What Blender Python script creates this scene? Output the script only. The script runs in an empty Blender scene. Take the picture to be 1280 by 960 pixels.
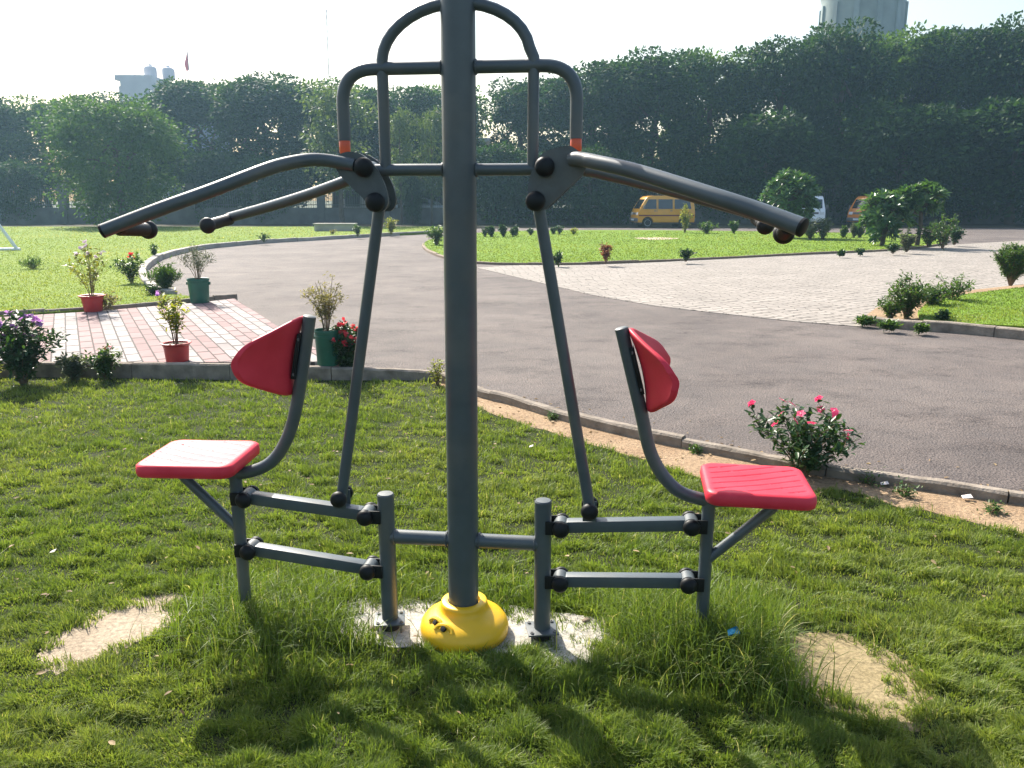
import bpy, bmesh, math, random
import numpy as np
from mathutils import Vector, Matrix
R = math.radians
scene = bpy.context.scene
col = scene.collection
# ------------------------------------------------------------------ camera
HC = 1.65; PITCH = R(13)
cam = bpy.data.cameras.new('camera'); co = bpy.data.objects.new('camera', cam); col.objects.link(co)
co.location = (0, 0, HC); co.rotation_euler = (R(90) - PITCH, 0, 0)
cam.sensor_width = 36; cam.lens = 28.125; cam.clip_end = 2000; cam.clip_start = .05
scene.camera = co
scene.render.resolution_x = 1024; scene.render.resolution_y = 768
# ------------------------------------------------------------------ world, sun, exposure
SUN_EL = R(42); SUN_AZ = R(-32)          # azimuth measured from +Y towards +X
w = bpy.data.worlds.new('World'); scene.world = w; w.use_nodes = True
nt = w.node_tree
sky = nt.nodes.new('ShaderNodeTexSky'); sky.sky_type = 'NISHITA'; sky.sun_disc = False
sky.sun_elevation = SUN_EL; sky.sun_rotation = SUN_AZ; sky.altitude = 200; sky.air_density = 1.4; sky.dust_density = 4.0; sky.ozone_density = 1.5
nt.links.new(sky.outputs[0], nt.nodes['Background'].inputs[0]); nt.nodes['Background'].inputs[1].default_value = .10
sl = bpy.data.lights.new('sun', 'SUN'); sl.energy = 4.6; sl.angle = R(.55); sl.color = (1, .94, .84)
so = bpy.data.objects.new('sun', sl); col.objects.link(so)
sd = Vector((math.sin(SUN_AZ) * math.cos(SUN_EL), math.cos(SUN_AZ) * math.cos(SUN_EL), math.sin(SUN_EL)))
so.rotation_euler = (-sd).to_track_quat('-Z', 'Y').to_euler(); so.location = (0, 0, 30)
scene.view_settings.view_transform = 'Standard'; scene.view_settings.look = 'None'
scene.view_settings.exposure = 1.27; scene.view_settings.gamma = 1; scene.view_settings.use_curve_mapping = False
scene.render.engine = 'CYCLES'
scene.cycles.volume_bounces = 1; scene.cycles.max_bounces = 8; scene.cycles.transparent_max_bounces = 8

# ------------------------------------------------------------------ helpers
tc, ts = math.cos(PITCH), math.sin(PITCH)
def at(x, y, z=0.0):
    """real ground position of a photo point that lies at height z"""
    a = (x - 640) / 1000; b = -(y - 480) / 1000
    r = (a, tc + b * ts, -ts + b * tc); k = (z - HC) / r[2]
    return Vector((r[0] * k, r[1] * k, z))
def link(o): col.objects.link(o); return o
def tag(o, label=None, cat=None, group=None, kind=None):
    if label: o['label'] = label
    if cat: o['category'] = cat
    if group: o['group'] = group
    if kind: o['kind'] = kind
    return o
def empty(name, loc=(0, 0, 0), rz=0):
    o = bpy.data.objects.new(name, None); o.location = loc; o.rotation_euler = (0, 0, rz); o.empty_display_size = .1
    return link(o)
class MB:
    def __init__(s): s.v = []; s.f = []
    def add(s, vs, fs):
        n = len(s.v); s.v += [tuple(v) for v in vs]; s.f += [tuple(i + n for i in f) for f in fs]; return s
    def box(s, c, d, rot=None, loc=None):
        x, y, z = d[0] / 2, d[1] / 2, d[2] / 2
        vs = [Vector((a * x, b * y, e * z)) for a in (-1, 1) for b in (-1, 1) for e in (-1, 1)]
        if rot is not None: vs = [rot @ v for v in vs]
        vs = [v + Vector(c) for v in vs]
        return s.add(vs, [(0, 1, 3, 2), (4, 6, 7, 5), (0, 4, 5, 1), (2, 3, 7, 6), (0, 2, 6, 4), (1, 5, 7, 3)])
    def tube(s, pts, r, n=14, caps=True):
        pts = [Vector(p) for p in pts]; rs = r if isinstance(r, (list, tuple)) else [r] * len(pts)
        up = None; base = len(s.v); vs = []; fs = []
        for i, p in enumerate(pts):
            if i == 0: t = pts[1] - p
            elif i == len(pts) - 1: t = p - pts[i - 1]
            else: t = (pts[i + 1] - p).normalized() + (p - pts[i - 1]).normalized()
            t.normalize()
            if up is None: up = t.orthogonal().normalized()
            up = (up - t * up.dot(t)).normalized(); sd_ = t.cross(up)
            for k in range(n):
                a = 2 * math.pi * k / n
                vs.append(p + (up * math.cos(a) + sd_ * math.sin(a)) * rs[i])
        for i in range(len(pts) - 1):
            for k in range(n):
                a = i * n + k; b = i * n + (k + 1) % n
                fs.append((a, b, b + n, a + n))
        if caps:
            fs.append(tuple(range(n - 1, -1, -1))); L = (len(pts) - 1) * n; fs.append(tuple(range(L, L + n)))
        return s.add(vs, fs)
    def lathe(s, prof, c=(0, 0, 0), n=32, rot=None, cap=True):
        vs = []; fs = []
        for (r, z) in prof:
            for k in range(n):
                a = 2 * math.pi * k / n; v = Vector((r * math.cos(a), r * math.sin(a), z))
                if rot is not None: v = rot @ v
                vs.append(v + Vector(c))
        for i in range(len(prof) - 1):
            for k in range(n):
                a = i * n + k; b = i * n + (k + 1) % n; fs.append((a, b, b + n, a + n))
        if cap:
            fs.append(tuple(range(n - 1, -1, -1))); L = (len(prof) - 1) * n; fs.append(tuple(range(L, L + n)))
        return s.add(vs, fs)
    def prism(s, poly, f):
        """poly: 2d points; f(p, side) -> 3d, side 0/1"""
        n = len(poly); vs = [f(p, 0) for p in poly] + [f(p, 1) for p in poly]
        fs = [tuple(range(n - 1, -1, -1)), tuple(range(n, 2 * n))] + [(i, (i + 1) % n, (i + 1) % n + n, i + n) for i in range(n)]
        return s.add(vs, fs)
    def build(s, name, m, parent=None, smooth=35, bevel=0, loc=None):
        me = bpy.data.meshes.new(name); me.from_pydata(s.v, [], s.f); me.validate(); me.update()
        bm = bmesh.new(); bm.from_mesh(me); bmesh.ops.recalc_face_normals(bm, faces=bm.faces)
        if bevel:
            es = [e for e in bm.edges if len(e.link_faces) == 2 and e.calc_face_angle(0) > R(30)]
            bmesh.ops.bevel(bm, geom=es, offset=bevel, segments=2, profile=.6, affect='EDGES')
        bm.to_mesh(me); bm.free()
        if smooth:
            me.shade_smooth()
            me.set_sharp_from_angle(angle=R(smooth))
        me.materials.append(m)
        o = link(bpy.data.objects.new(name, me))
        if parent: o.parent = parent
        if loc: o.location = loc
        return o
def cr(pts, n=6, closed=False):
    """Catmull-Rom through points"""
    P = [Vector(p) for p in pts]; out = []
    N = len(P)
    for i in range(N if closed else N - 1):
        if closed: p0, p1, p2, p3 = P[i - 1], P[i], P[(i + 1) % N], P[(i + 2) % N]
        else: p0, p1, p2, p3 = P[max(i - 1, 0)], P[i], P[i + 1], P[min(i + 2, N - 1)]
        for k in range(n):
            t = k / n
            out.append(.5 * ((2 * p1) + (p2 - p0) * t + (2 * p0 - 5 * p1 + 4 * p2 - p3) * t * t + (3 * p1 - p0 - 3 * p2 + p3) * t ** 3))
    if not closed: out.append(P[-1])
    return out
def bend(pts, rad, n=6):
    """straight runs with rounded corners"""
    P = [Vector(p) for p in pts]; out = [P[0]]
    for i in range(1, len(P) - 1):
        a = (P[i - 1] - P[i]); b = (P[i + 1] - P[i]); d = min(rad, a.length * .49, b.length * .49)
        A = P[i] + a.normalized() * d; B = P[i] + b.normalized() * d
        for k in range(n + 1):
            t = k / n; out.append(A * (1 - t) ** 2 + P[i] * 2 * t * (1 - t) + B * t * t)
    out.append(P[-1]); return out

# ------------------------------------------------------------------ materials
def node_mat(name):
    m = bpy.data.materials.new(name); m.use_nodes = True
    return m, m.node_tree.nodes, m.node_tree.links, m.node_tree.nodes['Principled BSDF']
def pmat(name, c, rough=.5, metal=0, var=.12, scale=20, bump=0, bscale=200, spec=.5, coat=0, c2=None, coords='Object'):
    m, N, L, p = node_mat(name)
    tcn = N.new('ShaderNodeTexCoord'); ns = N.new('ShaderNodeTexNoise'); ns.inputs['Scale'].default_value = scale; ns.inputs['Detail'].default_value = 5
    L.new(tcn.outputs[coords], ns.inputs['Vector'])
    rp = N.new('ShaderNodeValToRGB'); rp.color_ramp.elements[0].position = .3; rp.color_ramp.elements[1].position = .7
    a = c2 if c2 else tuple(x * (1 - var) for x in c); b = tuple(min(1, x * (1 + var)) for x in c) if not c2 else c
    rp.color_ramp.elements[0].color = (*a, 1); rp.color_ramp.elements[1].color = (*b, 1)
    L.new(ns.outputs[0], rp.inputs[0]); L.new(rp.outputs[0], p.inputs['Base Color'])
    rr = N.new('ShaderNodeMapRange'); rr.inputs[3].default_value = max(0, rough - .08); rr.inputs[4].default_value = min(1, rough + .1)
    L.new(ns.outputs[0], rr.inputs[0]); L.new(rr.outputs[0], p.inputs['Roughness'])
    p.inputs['Metallic'].default_value = metal; p.inputs['Specular IOR Level'].default_value = spec; p.inputs['Coat Weight'].default_value = coat
    if bump:
        n2 = N.new('ShaderNodeTexNoise'); n2.inputs['Scale'].default_value = bscale; n2.inputs['Detail'].default_value = 4
        L.new(tcn.outputs[coords], n2.inputs['Vector'])
        bp = N.new('ShaderNodeBump'); bp.inputs['Strength'].default_value = bump; bp.inputs['Distance'].default_value = .01
        L.new(n2.outputs[0], bp.inputs['Height']); L.new(bp.outputs[0], p.inputs['Normal'])
    return m
def leaf_mat(name, c, c2, trans=.35, rough=.45, scale=1.2, tint=(1.5, 1.5, .6), spec=.35):
    m = bpy.data.materials.new(name); m.use_nodes = True; N = m.node_tree.nodes; L = m.node_tree.links; p = N['Principled BSDF']; out = N['Material Output']
    g = N.new('ShaderNodeNewGeometry'); ns = N.new('ShaderNodeTexNoise'); ns.inputs['Scale'].default_value = scale
    t = N.new('ShaderNodeTexCoord'); L.new(t.outputs['Object'], ns.inputs['Vector'])
    ad = N.new('ShaderNodeMath'); ad.operation = 'MULTIPLY_ADD'; ad.inputs[1].default_value = .45; L.new(g.outputs['Random Per Island'], ad.inputs[0])
    mm = N.new('ShaderNodeMath'); mm.operation = 'MULTIPLY'; mm.inputs[1].default_value = .6; L.new(ns.outputs[0], mm.inputs[0]); L.new(mm.outputs[0], ad.inputs[2])
    rp = N.new('ShaderNodeValToRGB'); rp.color_ramp.elements[0].position = .3; rp.color_ramp.elements[1].position = .8
    rp.color_ramp.elements[0].color = (*c, 1); rp.color_ramp.elements[1].color = (*c2, 1)
    L.new(ad.outputs[0], rp.inputs[0]); L.new(rp.outputs[0], p.inputs['Base Color']); p.inputs['Roughness'].default_value = rough; p.inputs['Specular IOR Level'].default_value = spec
    tr = N.new('ShaderNodeBsdfTranslucent'); mx = N.new('ShaderNodeMixShader'); mx.inputs[0].default_value = trans
    mc = N.new('ShaderNodeMix'); mc.data_type = 'RGBA'; mc.blend_type = 'MULTIPLY'; mc.inputs[0].default_value = 1
    L.new(rp.outputs[0], mc.inputs[6]); mc.inputs[7].default_value = (*tint, 1); L.new(mc.outputs[2], tr.inputs[0])
    L.new(p.outputs[0], mx.inputs[1]); L.new(tr.outputs[0], mx.inputs[2]); L.new(mx.outputs[0], out.inputs[0])
    return m
M = {}
M['steel'] = pmat('dark_grey_paint', (.062, .080, .090), .42, 0, .10, 14, .06, 500, .5, .15)
M['steel_worn'] = pmat('worn_grey_paint', (.068, .082, .088), .45, 0, .2, 30, .08, 400)
def rusty(m, amount, seed):
    N, L = m.node_tree.nodes, m.node_tree.links; p = N['Principled BSDF']; src = p.inputs['Base Color'].links[0].from_socket
    t = N.new('ShaderNodeTexCoord'); n = N.new('ShaderNodeTexNoise'); n.inputs['Scale'].default_value = 38; n.inputs['Detail'].default_value = 8; n.inputs['Roughness'].default_value = .75; L.new(t.outputs['Object'], n.inputs[0])
    r = N.new('ShaderNodeValToRGB'); r.color_ramp.elements[0].position = amount; r.color_ramp.elements[1].position = amount + .03; L.new(n.outputs[0], r.inputs[0])
    g = N.new('ShaderNodeTexNoise'); g.inputs['Scale'].default_value = 3.1; g.inputs['Detail'].default_value = 9; L.new(t.outputs['Object'], g.inputs[0])
    gr = N.new('ShaderNodeValToRGB'); gr.color_ramp.elements[0].position = .5; gr.color_ramp.elements[1].position = .72; gr.color_ramp.elements[1].color = (.5, .5, .5, 1); L.new(g.outputs[0], gr.inputs[0])
    x0 = N.new('ShaderNodeMix'); x0.data_type = 'RGBA'; L.new(gr.outputs[0], x0.inputs[0]); L.new(src, x0.inputs[6]); x0.inputs[7].default_value = (.16, .145, .12, 1)
    x = N.new('ShaderNodeMix'); x.data_type = 'RGBA'; L.new(r.outputs[0], x.inputs[0]); L.new(x0.outputs[2], x.inputs[6]); x.inputs[7].default_value = (.10, .045, .02, 1); L.new(x.outputs[2], p.inputs['Base Color'])
rusty(M['steel'], .70, 1); rusty(M['steel_worn'], .66, 2)
M['black'] = pmat('black_plastic', (.008, .009, .010), .5, 0, .2, 30, spec=.25)
M['rubber'] = pmat('black_rubber', (.01, .01, .012), .5, 0, .2, 30)
M['yellow_plastic'] = pmat('yellow_plastic', (.80, .46, .012), .38, 0, .06, 12, .05, 300)
M['orange_plastic'] = pmat('orange_rubber', (.75, .10, .03), .35, 0, .1, 20)
M['bolt'] = pmat('zinc_bolt', (.16, .16, .16), .5, .3, .1, 50)
M['void'] = pmat('dark_hole', (.004, .004, .004), .8)
M['concrete'] = pmat('kerb_concrete', (.30, .255, .21), .9, 0, .3, 9, .8, 45, .2, c2=(.15, .125, .10))
M['concrete_far'] = pmat('pale_concrete', (.36, .33, .29), .85, 0, .2, 2, .2, 20, .3)
M['redpot'] = pmat('red_pot_plastic', (.42, .03, .03), .5, 0, .15, 8, .05, 60)
M['greenpot'] = pmat('green_pot_plastic', (.012, .10, .065), .45, 0, .15, 8, .05, 60)
M['soil'] = pmat('potting_soil', (.07, .045, .03), .95, 0, .4, 40, .6, 80)
M['bark'] = pmat('grey_bark', (.10, .08, .062), .9, 0, .35, 5, .6, 30, .2)
M['twig'] = pmat('brown_twig', (.16, .11, .07), .8, 0, .3, 30, .2, 80, .2)
M['white'] = pmat('white_paint', (.75, .76, .78), .45, 0, .06, 4)
M['glass'] = pmat('dark_glass', (.02, .025, .03), .08, 0, .1, 2, spec=.8)
M['tyre'] = pmat('tyre_rubber', (.02, .02, .02), .8)
M['hub'] = pmat('wheel_hub', (.45, .45, .45), .4, .6)
M['vyellow'] = pmat('yellow_car_paint', (.72, .34, .015), .3, 0, .05, 3, coat=.5)
M['vorange'] = pmat('orange_car_paint', (.62, .20, .02), .3, 0, .05, 3, coat=.5)
M['vwhite'] = pmat('white_car_paint', (.72, .74, .76), .3, 0, .04, 3, coat=.5)
M['stripe'] = pmat('maroon_stripe', (.15, .015, .02), .4)
M['lamp'] = pmat('lamp_glass', (.6, .6, .6), .15, 0, .1, 30)
M['tail'] = pmat('red_lamp', (.4, .01, .01), .2)
M['bumper'] = pmat('grey_bumper', (.12, .12, .12), .6)
M['iron'] = pmat('iron_paint', (.10, .11, .12), .5, .2)
M['wallpaint'] = pmat('weathered_wall_paint', (.13, .13, .13), .9, 0, .3, 1.2, .2, 20)
M['bwhite'] = pmat('building_white', (.55, .53, .56), .8, 0, .12, .4, .1, 10)
M['bdark'] = pmat('building_blue_grey', (.10, .13, .19), .8, 0, .12, .4, .1, 10)
M['bgrey'] = pmat('building_grey', (.22, .22, .24), .8, 0, .15, .4)
M['tower'] = pmat('tower_concrete', (.26, .31, .30), .85, 0, .25, .35, .2, 8)
M['flag'] = pmat('pink_flag', (.75, .12, .16), .8)
M['bluewrap'] = pmat('blue_foil', (.02, .30, .55), .3, .3, .3, 60)
M['paper'] = pmat('litter_paper', (.7, .62, .58), .7)
M['stone'] = pmat('brown_stone', (.2, .15, .11), .9, 0, .3, 30, .5, 60)

def red_plastic(name, groove):
    m, N, L, p = node_mat(name)
    t = N.new('ShaderNodeTexCoord')
    ns = N.new('ShaderNodeTexNoise'); ns.inputs['Scale'].default_value = 7; ns.inputs['Detail'].default_value = 6; L.new(t.outputs['Object'], ns.inputs[0])
    rp = N.new('ShaderNodeValToRGB'); rp.color_ramp.elements[0].position = .3; rp.color_ramp.elements[1].position = .75
    rp.color_ramp.elements[0].color = (.58, .022, .045, 1); rp.color_ramp.elements[1].color = (.74, .045, .075, 1)
    L.new(ns.outputs[0], rp.inputs[0]); L.new(rp.outputs[0], p.inputs['Base Color'])
    p.inputs['Roughness'].default_value = .46; p.inputs['Specular IOR Level'].default_value = .30
    n2 = N.new('ShaderNodeTexNoise'); n2.inputs['Scale'].default_value = 260; L.new(t.outputs['Object'], n2.inputs[0])
    b2 = N.new('ShaderNodeBump'); b2.inputs['Strength'].default_value = .12; b2.inputs['Distance'].default_value = .004; L.new(n2.outputs[0], b2.inputs['Height'])
    L.new(b2.outputs[0], p.inputs['Normal'])
    return m
M['red'] = red_plastic('red_plastic', True)

def asphalt():
    m, N, L, p = node_mat('asphalt')
    t = N.new('ShaderNodeTexCoord')
    def noise(s, d=6, ro=.6):
        n = N.new('ShaderNodeTexNoise'); n.inputs['Scale'].default_value = s; n.inputs['Detail'].default_value = d; n.inputs['Roughness'].default_value = ro; L.new(t.outputs['Object'], n.inputs[0]); return n
    big = noise(.35); fine = noise(60, 4, .85); mid = noise(2.2, 8, .7)
    def ramp(src, p0, c0, p1, c1):
        r = N.new('ShaderNodeValToRGB'); r.color_ramp.elements[0].position = p0; r.color_ramp.elements[1].position = p1
        r.color_ramp.elements[0].color = (*c0, 1); r.color_ramp.elements[1].color = (*c1, 1); L.new(src, r.inputs[0]); return r
    r1 = ramp(big.outputs[0], .35, (.110, .093, .088), .65, (.165, .142, .132))
    r2 = ramp(fine.outputs[0], .38, (.35, .35, .36), .60, (1.4, 1.35, 1.3))
    # worn patches where the coarse stone shows
    pt = N.new('ShaderNodeMapping'); pt.inputs['Scale'].default_value = (.8, 1.25, 1); L.new(t.outputs['Object'], pt.inputs[0])
    pn = N.new('ShaderNodeTexNoise'); pn.inputs['Scale'].default_value = 1.0; pn.inputs['Detail'].default_value = 14; pn.inputs['Roughness'].default_value = .82; L.new(pt.outputs[0], pn.inputs[0])
    r3 = ramp(pn.outputs[0], .50, (0, 0, 0), .64, (1, 1, 1))
    spk = noise(26, 6, .9); r5 = ramp(spk.outputs[0], .44, (.20, .20, .23), .58, (1.05, 1.02, 1.0))
    x3 = N.new('ShaderNodeMix'); x3.data_type = 'RGBA'; L.new(r3.outputs[0], x3.inputs[0]); x3.inputs[6].default_value = (1, 1, 1, 1); L.new(r5.outputs[0], x3.inputs[7])
    def mul(a, b, f=1):
        x = N.new('ShaderNodeMix'); x.data_type = 'RGBA'; x.blend_type = 'MULTIPLY'; x.inputs[0].default_value = f; L.new(a, x.inputs[6]); L.new(b, x.inputs[7]); return x.outputs[2]
    c = mul(mul(r1.outputs[0], r2.outputs[0], .8), x3.outputs[2], 1)
    r4 = ramp(mid.outputs[0], .4, (.85, .85, .85), .7, (1.15, 1.12, 1.08)); c = mul(c, r4.outputs[0])
    L.new(c, p.inputs['Base Color']); p.inputs['Roughness'].default_value = .8; p.inputs['Specular IOR Level'].default_value = .3
    vo = N.new('ShaderNodeTexVoronoi'); vo.inputs['Scale'].default_value = 70; L.new(t.outputs['Object'], vo.inputs[0])
    bp = N.new('ShaderNodeBump'); bp.inputs['Strength'].default_value = .7; bp.inputs['Distance'].default_value = .012
    sm = N.new('ShaderNodeMath'); sm.operation = 'ADD'; L.new(vo.outputs[0], sm.inputs[0]); L.new(fine.outputs[0], sm.inputs[1]); L.new(sm.outputs[0], bp.inputs['Height'])
    b2 = N.new('ShaderNodeBump'); b2.inputs['Strength'].default_value = .3; b2.inputs['Distance'].default_value = .08; L.new(mid.outputs[0], b2.inputs['Height']); L.new(bp.outputs[0], b2.inputs['Normal'])
    L.new(b2.outputs[0], p.inputs['Normal']); return m
M['asphalt'] = asphalt()

def brickmat(name, ang, bw, bh, cols, stripe=None, mortar=(.06, .05, .045), ms=.006, off=.5, warp=0.0):
    """paving blocks; stripe=(n columns) alternates the two colours by column"""
    m, N, L, p = node_mat(name); t = N.new('ShaderNodeTexCoord')
    mp = N.new('ShaderNodeMapping'); mp.inputs['Rotation'].default_value = (0, 0, ang); L.new(t.outputs['Object'], mp.inputs[0])
    vec = mp.outputs[0]
    if warp:
        wn = N.new('ShaderNodeTexNoise'); wn.inputs['Scale'].default_value = .7; wn.inputs['Detail'].default_value = 3; L.new(mp.outputs[0], wn.inputs[0])
        vm = N.new('ShaderNodeVectorMath'); vm.operation = 'MULTIPLY_ADD'; vm.inputs[1].default_value = (warp,) * 3; L.new(wn.outputs[1], vm.inputs[0]); L.new(mp.outputs[0], vm.inputs[2]); vec = vm.outputs[0]
    b = N.new('ShaderNodeTexBrick'); b.offset = off; b.inputs['Scale'].default_value = 1; b.inputs['Brick Width'].default_value = bw; b.inputs['Row Height'].default_value = bh
    b.inputs['Mortar Size'].default_value = ms; b.inputs['Mortar Smooth'].default_value = .15; b.inputs['Bias'].default_value = 0
    b.inputs['Mortar'].default_value = (*mortar, 1); L.new(vec, b.inputs['Vector'])
    ns = N.new('ShaderNodeTexNoise'); ns.inputs['Scale'].default_value = 1.3; ns.inputs['Detail'].default_value = 8; ns.inputs['Roughness'].default_value = .7; L.new(t.outputs['Object'], ns.inputs[0])
    if stripe:
        sp = N.new('ShaderNodeSeparateXYZ'); L.new(vec, sp.inputs[0])
        d = N.new('ShaderNodeMath'); d.operation = 'DIVIDE'; d.inputs[1].default_value = bh * stripe; L.new(sp.outputs[1], d.inputs[0])
        fl = N.new('ShaderNodeMath'); fl.operation = 'PINGPONG'; fl.inputs[1].default_value = 1; f0 = N.new('ShaderNodeMath'); f0.operation = 'FLOOR'; L.new(d.outputs[0], f0.inputs[0]); L.new(f0.outputs[0], fl.inputs[0])
        mx = N.new('ShaderNodeMix'); mx.data_type = 'RGBA'; mx.inputs[6].default_value = (*cols[0], 1); mx.inputs[7].default_value = (*cols[1], 1)
        # blend partly so that the fading varies from block to block
        rn = N.new('ShaderNodeTexWhiteNoise'); 
        L.new(fl.outputs[0], mx.inputs[0])
        v1 = N.new('ShaderNodeMix'); v1.data_type = 'RGBA'; v1.blend_type = 'MULTIPLY'; v1.inputs[0].default_value = 1; L.new(mx.outputs[2], v1.inputs[6]); v1.inputs[7].default_value = (1.12, 1.1, 1.1, 1)
        v2 = N.new('ShaderNodeMix'); v2.data_type = 'RGBA'; v2.blend_type = 'MULTIPLY'; v2.inputs[0].default_value = 1; L.new(mx.outputs[2], v2.inputs[6]); v2.inputs[7].default_value = (.85, .87, .87, 1)
        L.new(v1.outputs[2], b.inputs['Color1']); L.new(v2.outputs[2], b.inputs['Color2'])
    else:
        b.inputs['Color1'].default_value = (*cols[0], 1); b.inputs['Color2'].default_value = (*cols[1], 1)
    rp = N.new('ShaderNodeValToRGB'); rp.color_ramp.elements[0].position = .35; rp.color_ramp.elements[1].position = .65; rp.color_ramp.elements[0].color = (.70, .68, .66, 1); rp.color_ramp.elements[1].color = (1.1, 1.1, 1.1, 1)
    L.new(ns.outputs[0], rp.inputs[0])
    mu = N.new('ShaderNodeMix'); mu.data_type = 'RGBA'; mu.blend_type = 'MULTIPLY'; mu.inputs[0].default_value = 1; L.new(b.outputs[0], mu.inputs[6]); L.new(rp.outputs[0], mu.inputs[7])
    L.new(mu.outputs[2], p.inputs['Base Color']); p.inputs['Roughness'].default_value = .7
    bp = N.new('ShaderNodeBump'); bp.inputs['Strength'].default_value = .8; bp.inputs['Distance'].default_value = .012; bp.invert = True; L.new(b.outputs['Fac'], bp.inputs['Height'])
    n3 = N.new('ShaderNodeTexNoise'); n3.inputs['Scale'].default_value = 5; n3.inputs['Detail'].default_value = 8; L.new(t.outputs['Object'], n3.inputs[0])
    b3 = N.new('ShaderNodeBump'); b3.inputs['Strength'].default_value = .5; b3.inputs['Distance'].default_value = .03; L.new(n3.outputs[0], b3.inputs['Height']); L.new(bp.outputs[0], b3.inputs['Normal'])
    L.new(b3.outputs[0], p.inputs['Normal']); return m
def pavers(name, ang, bw, bh, ca, cb, jx, jy, stripe=0, warp=0.0, joint=(.04, .034, .03), vary=.25):
    """blocks bw long in rows bh wide; jx, jy: joint share of the length and of the width"""
    m, N, L, p = node_mat(name); t = N.new('ShaderNodeTexCoord')
    mp = N.new('ShaderNodeMapping'); mp.inputs['Rotation'].default_value = (0, 0, ang); L.new(t.outputs['Object'], mp.inputs[0]); vec = mp.outputs[0]
    if warp:
        wn = N.new('ShaderNodeTexNoise'); wn.inputs['Scale'].default_value = 1.6; wn.inputs['Detail'].default_value = 4; L.new(mp.outputs[0], wn.inputs[0])
        vm = N.new('ShaderNodeVectorMath'); vm.operation = 'MULTIPLY_ADD'; vm.inputs[1].default_value = (warp,) * 3; L.new(wn.outputs[1], vm.inputs[0]); L.new(mp.outputs[0], vm.inputs[2]); vec = vm.outputs[0]
    sp = N.new('ShaderNodeSeparateXYZ'); L.new(vec, sp.inputs[0])
    def mth(op, a, b=None, c=None):
        n = N.new('ShaderNodeMath'); n.operation = op
        for k, v in enumerate((a, b, c)):
            if v is None: continue
            if isinstance(v, (int, float)): n.inputs[k].default_value = v
            else: L.new(v, n.inputs[k])
        return n.outputs[0]
    v = mth('DIVIDE', sp.outputs[1], bh); row_ = mth('FLOOR', v); fv = mth('FRACT', v)
    u = mth('ADD', mth('DIVIDE', sp.outputs[0], bw), mth('MULTIPLY', row_, .5)); cell = mth('FLOOR', u); fu = mth('FRACT', u)
    cm = N.new('ShaderNodeCombineXYZ'); L.new(cell, cm.inputs[0]); L.new(row_, cm.inputs[1]); wn2 = N.new('ShaderNodeTexWhiteNoise'); L.new(cm.outputs[0], wn2.inputs[0]); rnd_ = wn2.outputs[0]
    jxx = mth('MULTIPLY', mth('ADD', mth('MULTIPLY', rnd_, 1.2), .4), jx)
    ex = mth('LESS_THAN', fu, jxx); ey = mth('LESS_THAN', fv, jy); jm = mth('MAXIMUM', ex, ey)
    mx = N.new('ShaderNodeMix'); mx.data_type = 'RGBA'; mx.inputs[6].default_value = (*ca, 1); mx.inputs[7].default_value = (*cb, 1)
    if stripe: L.new(mth('FLOORED_MODULO', mth('FLOOR', mth('DIVIDE', row_, stripe)), 2), mx.inputs[0])
    else: L.new(rnd_, mx.inputs[0])
    ns = N.new('ShaderNodeTexNoise'); ns.inputs['Scale'].default_value = 1.1; ns.inputs['Detail'].default_value = 9; ns.inputs['Roughness'].default_value = .72; L.new(t.outputs['Object'], ns.inputs[0])
    dirt = mth('MULTIPLY_ADD', ns.outputs[0], .9, .55); tone = mth('MULTIPLY', dirt, mth('MULTIPLY_ADD', rnd_, vary * 2, 1 - vary))
    sc_ = N.new('ShaderNodeVectorMath'); sc_.operation = 'SCALE'; L.new(mx.outputs[2], sc_.inputs[0]); L.new(tone, sc_.inputs['Scale'])
    mj = N.new('ShaderNodeMix'); mj.data_type = 'RGBA'; L.new(mth('MULTIPLY', jm, .9), mj.inputs[0]); L.new(sc_.outputs[0], mj.inputs[6]); mj.inputs[7].default_value = (*joint, 1)
    L.new(mj.outputs[2], p.inputs['Base Color']); p.inputs['Roughness'].default_value = .85; p.inputs['Specular IOR Level'].default_value = .25
    hgt = mth('SUBTRACT', mth('MULTIPLY', rnd_, .35), jm)
    bp = N.new('ShaderNodeBump'); bp.inputs['Strength'].default_value = .6; bp.inputs['Distance'].default_value = .012; L.new(hgt, bp.inputs['Height']); 
    n3 = N.new('ShaderNodeTexNoise'); n3.inputs['Scale'].default_value = 6; n3.inputs['Detail'].default_value = 8; L.new(t.outputs['Object'], n3.inputs[0])
    b3 = N.new('ShaderNodeBump'); b3.inputs['Strength'].default_value = .5; b3.inputs['Distance'].default_value = .03; L.new(n3.outputs[0], b3.inputs['Height']); L.new(bp.outputs[0], b3.inputs['Normal'])
    L.new(b3.outputs[0], p.inputs['Normal']); return m
M['patio'] = pavers('striped_pavers', R(-118.7), .42, .13, (.29, .255, .245), (.26, .170, .165), .085, .12, stripe=2, vary=.16)
M['cobble'] = pavers('cream_pavers', R(-96), .19, .17, (.34, .305, .27), (.24, .215, .19), .17, .05, warp=.35, vary=.25, joint=(.05, .043, .035))

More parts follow.
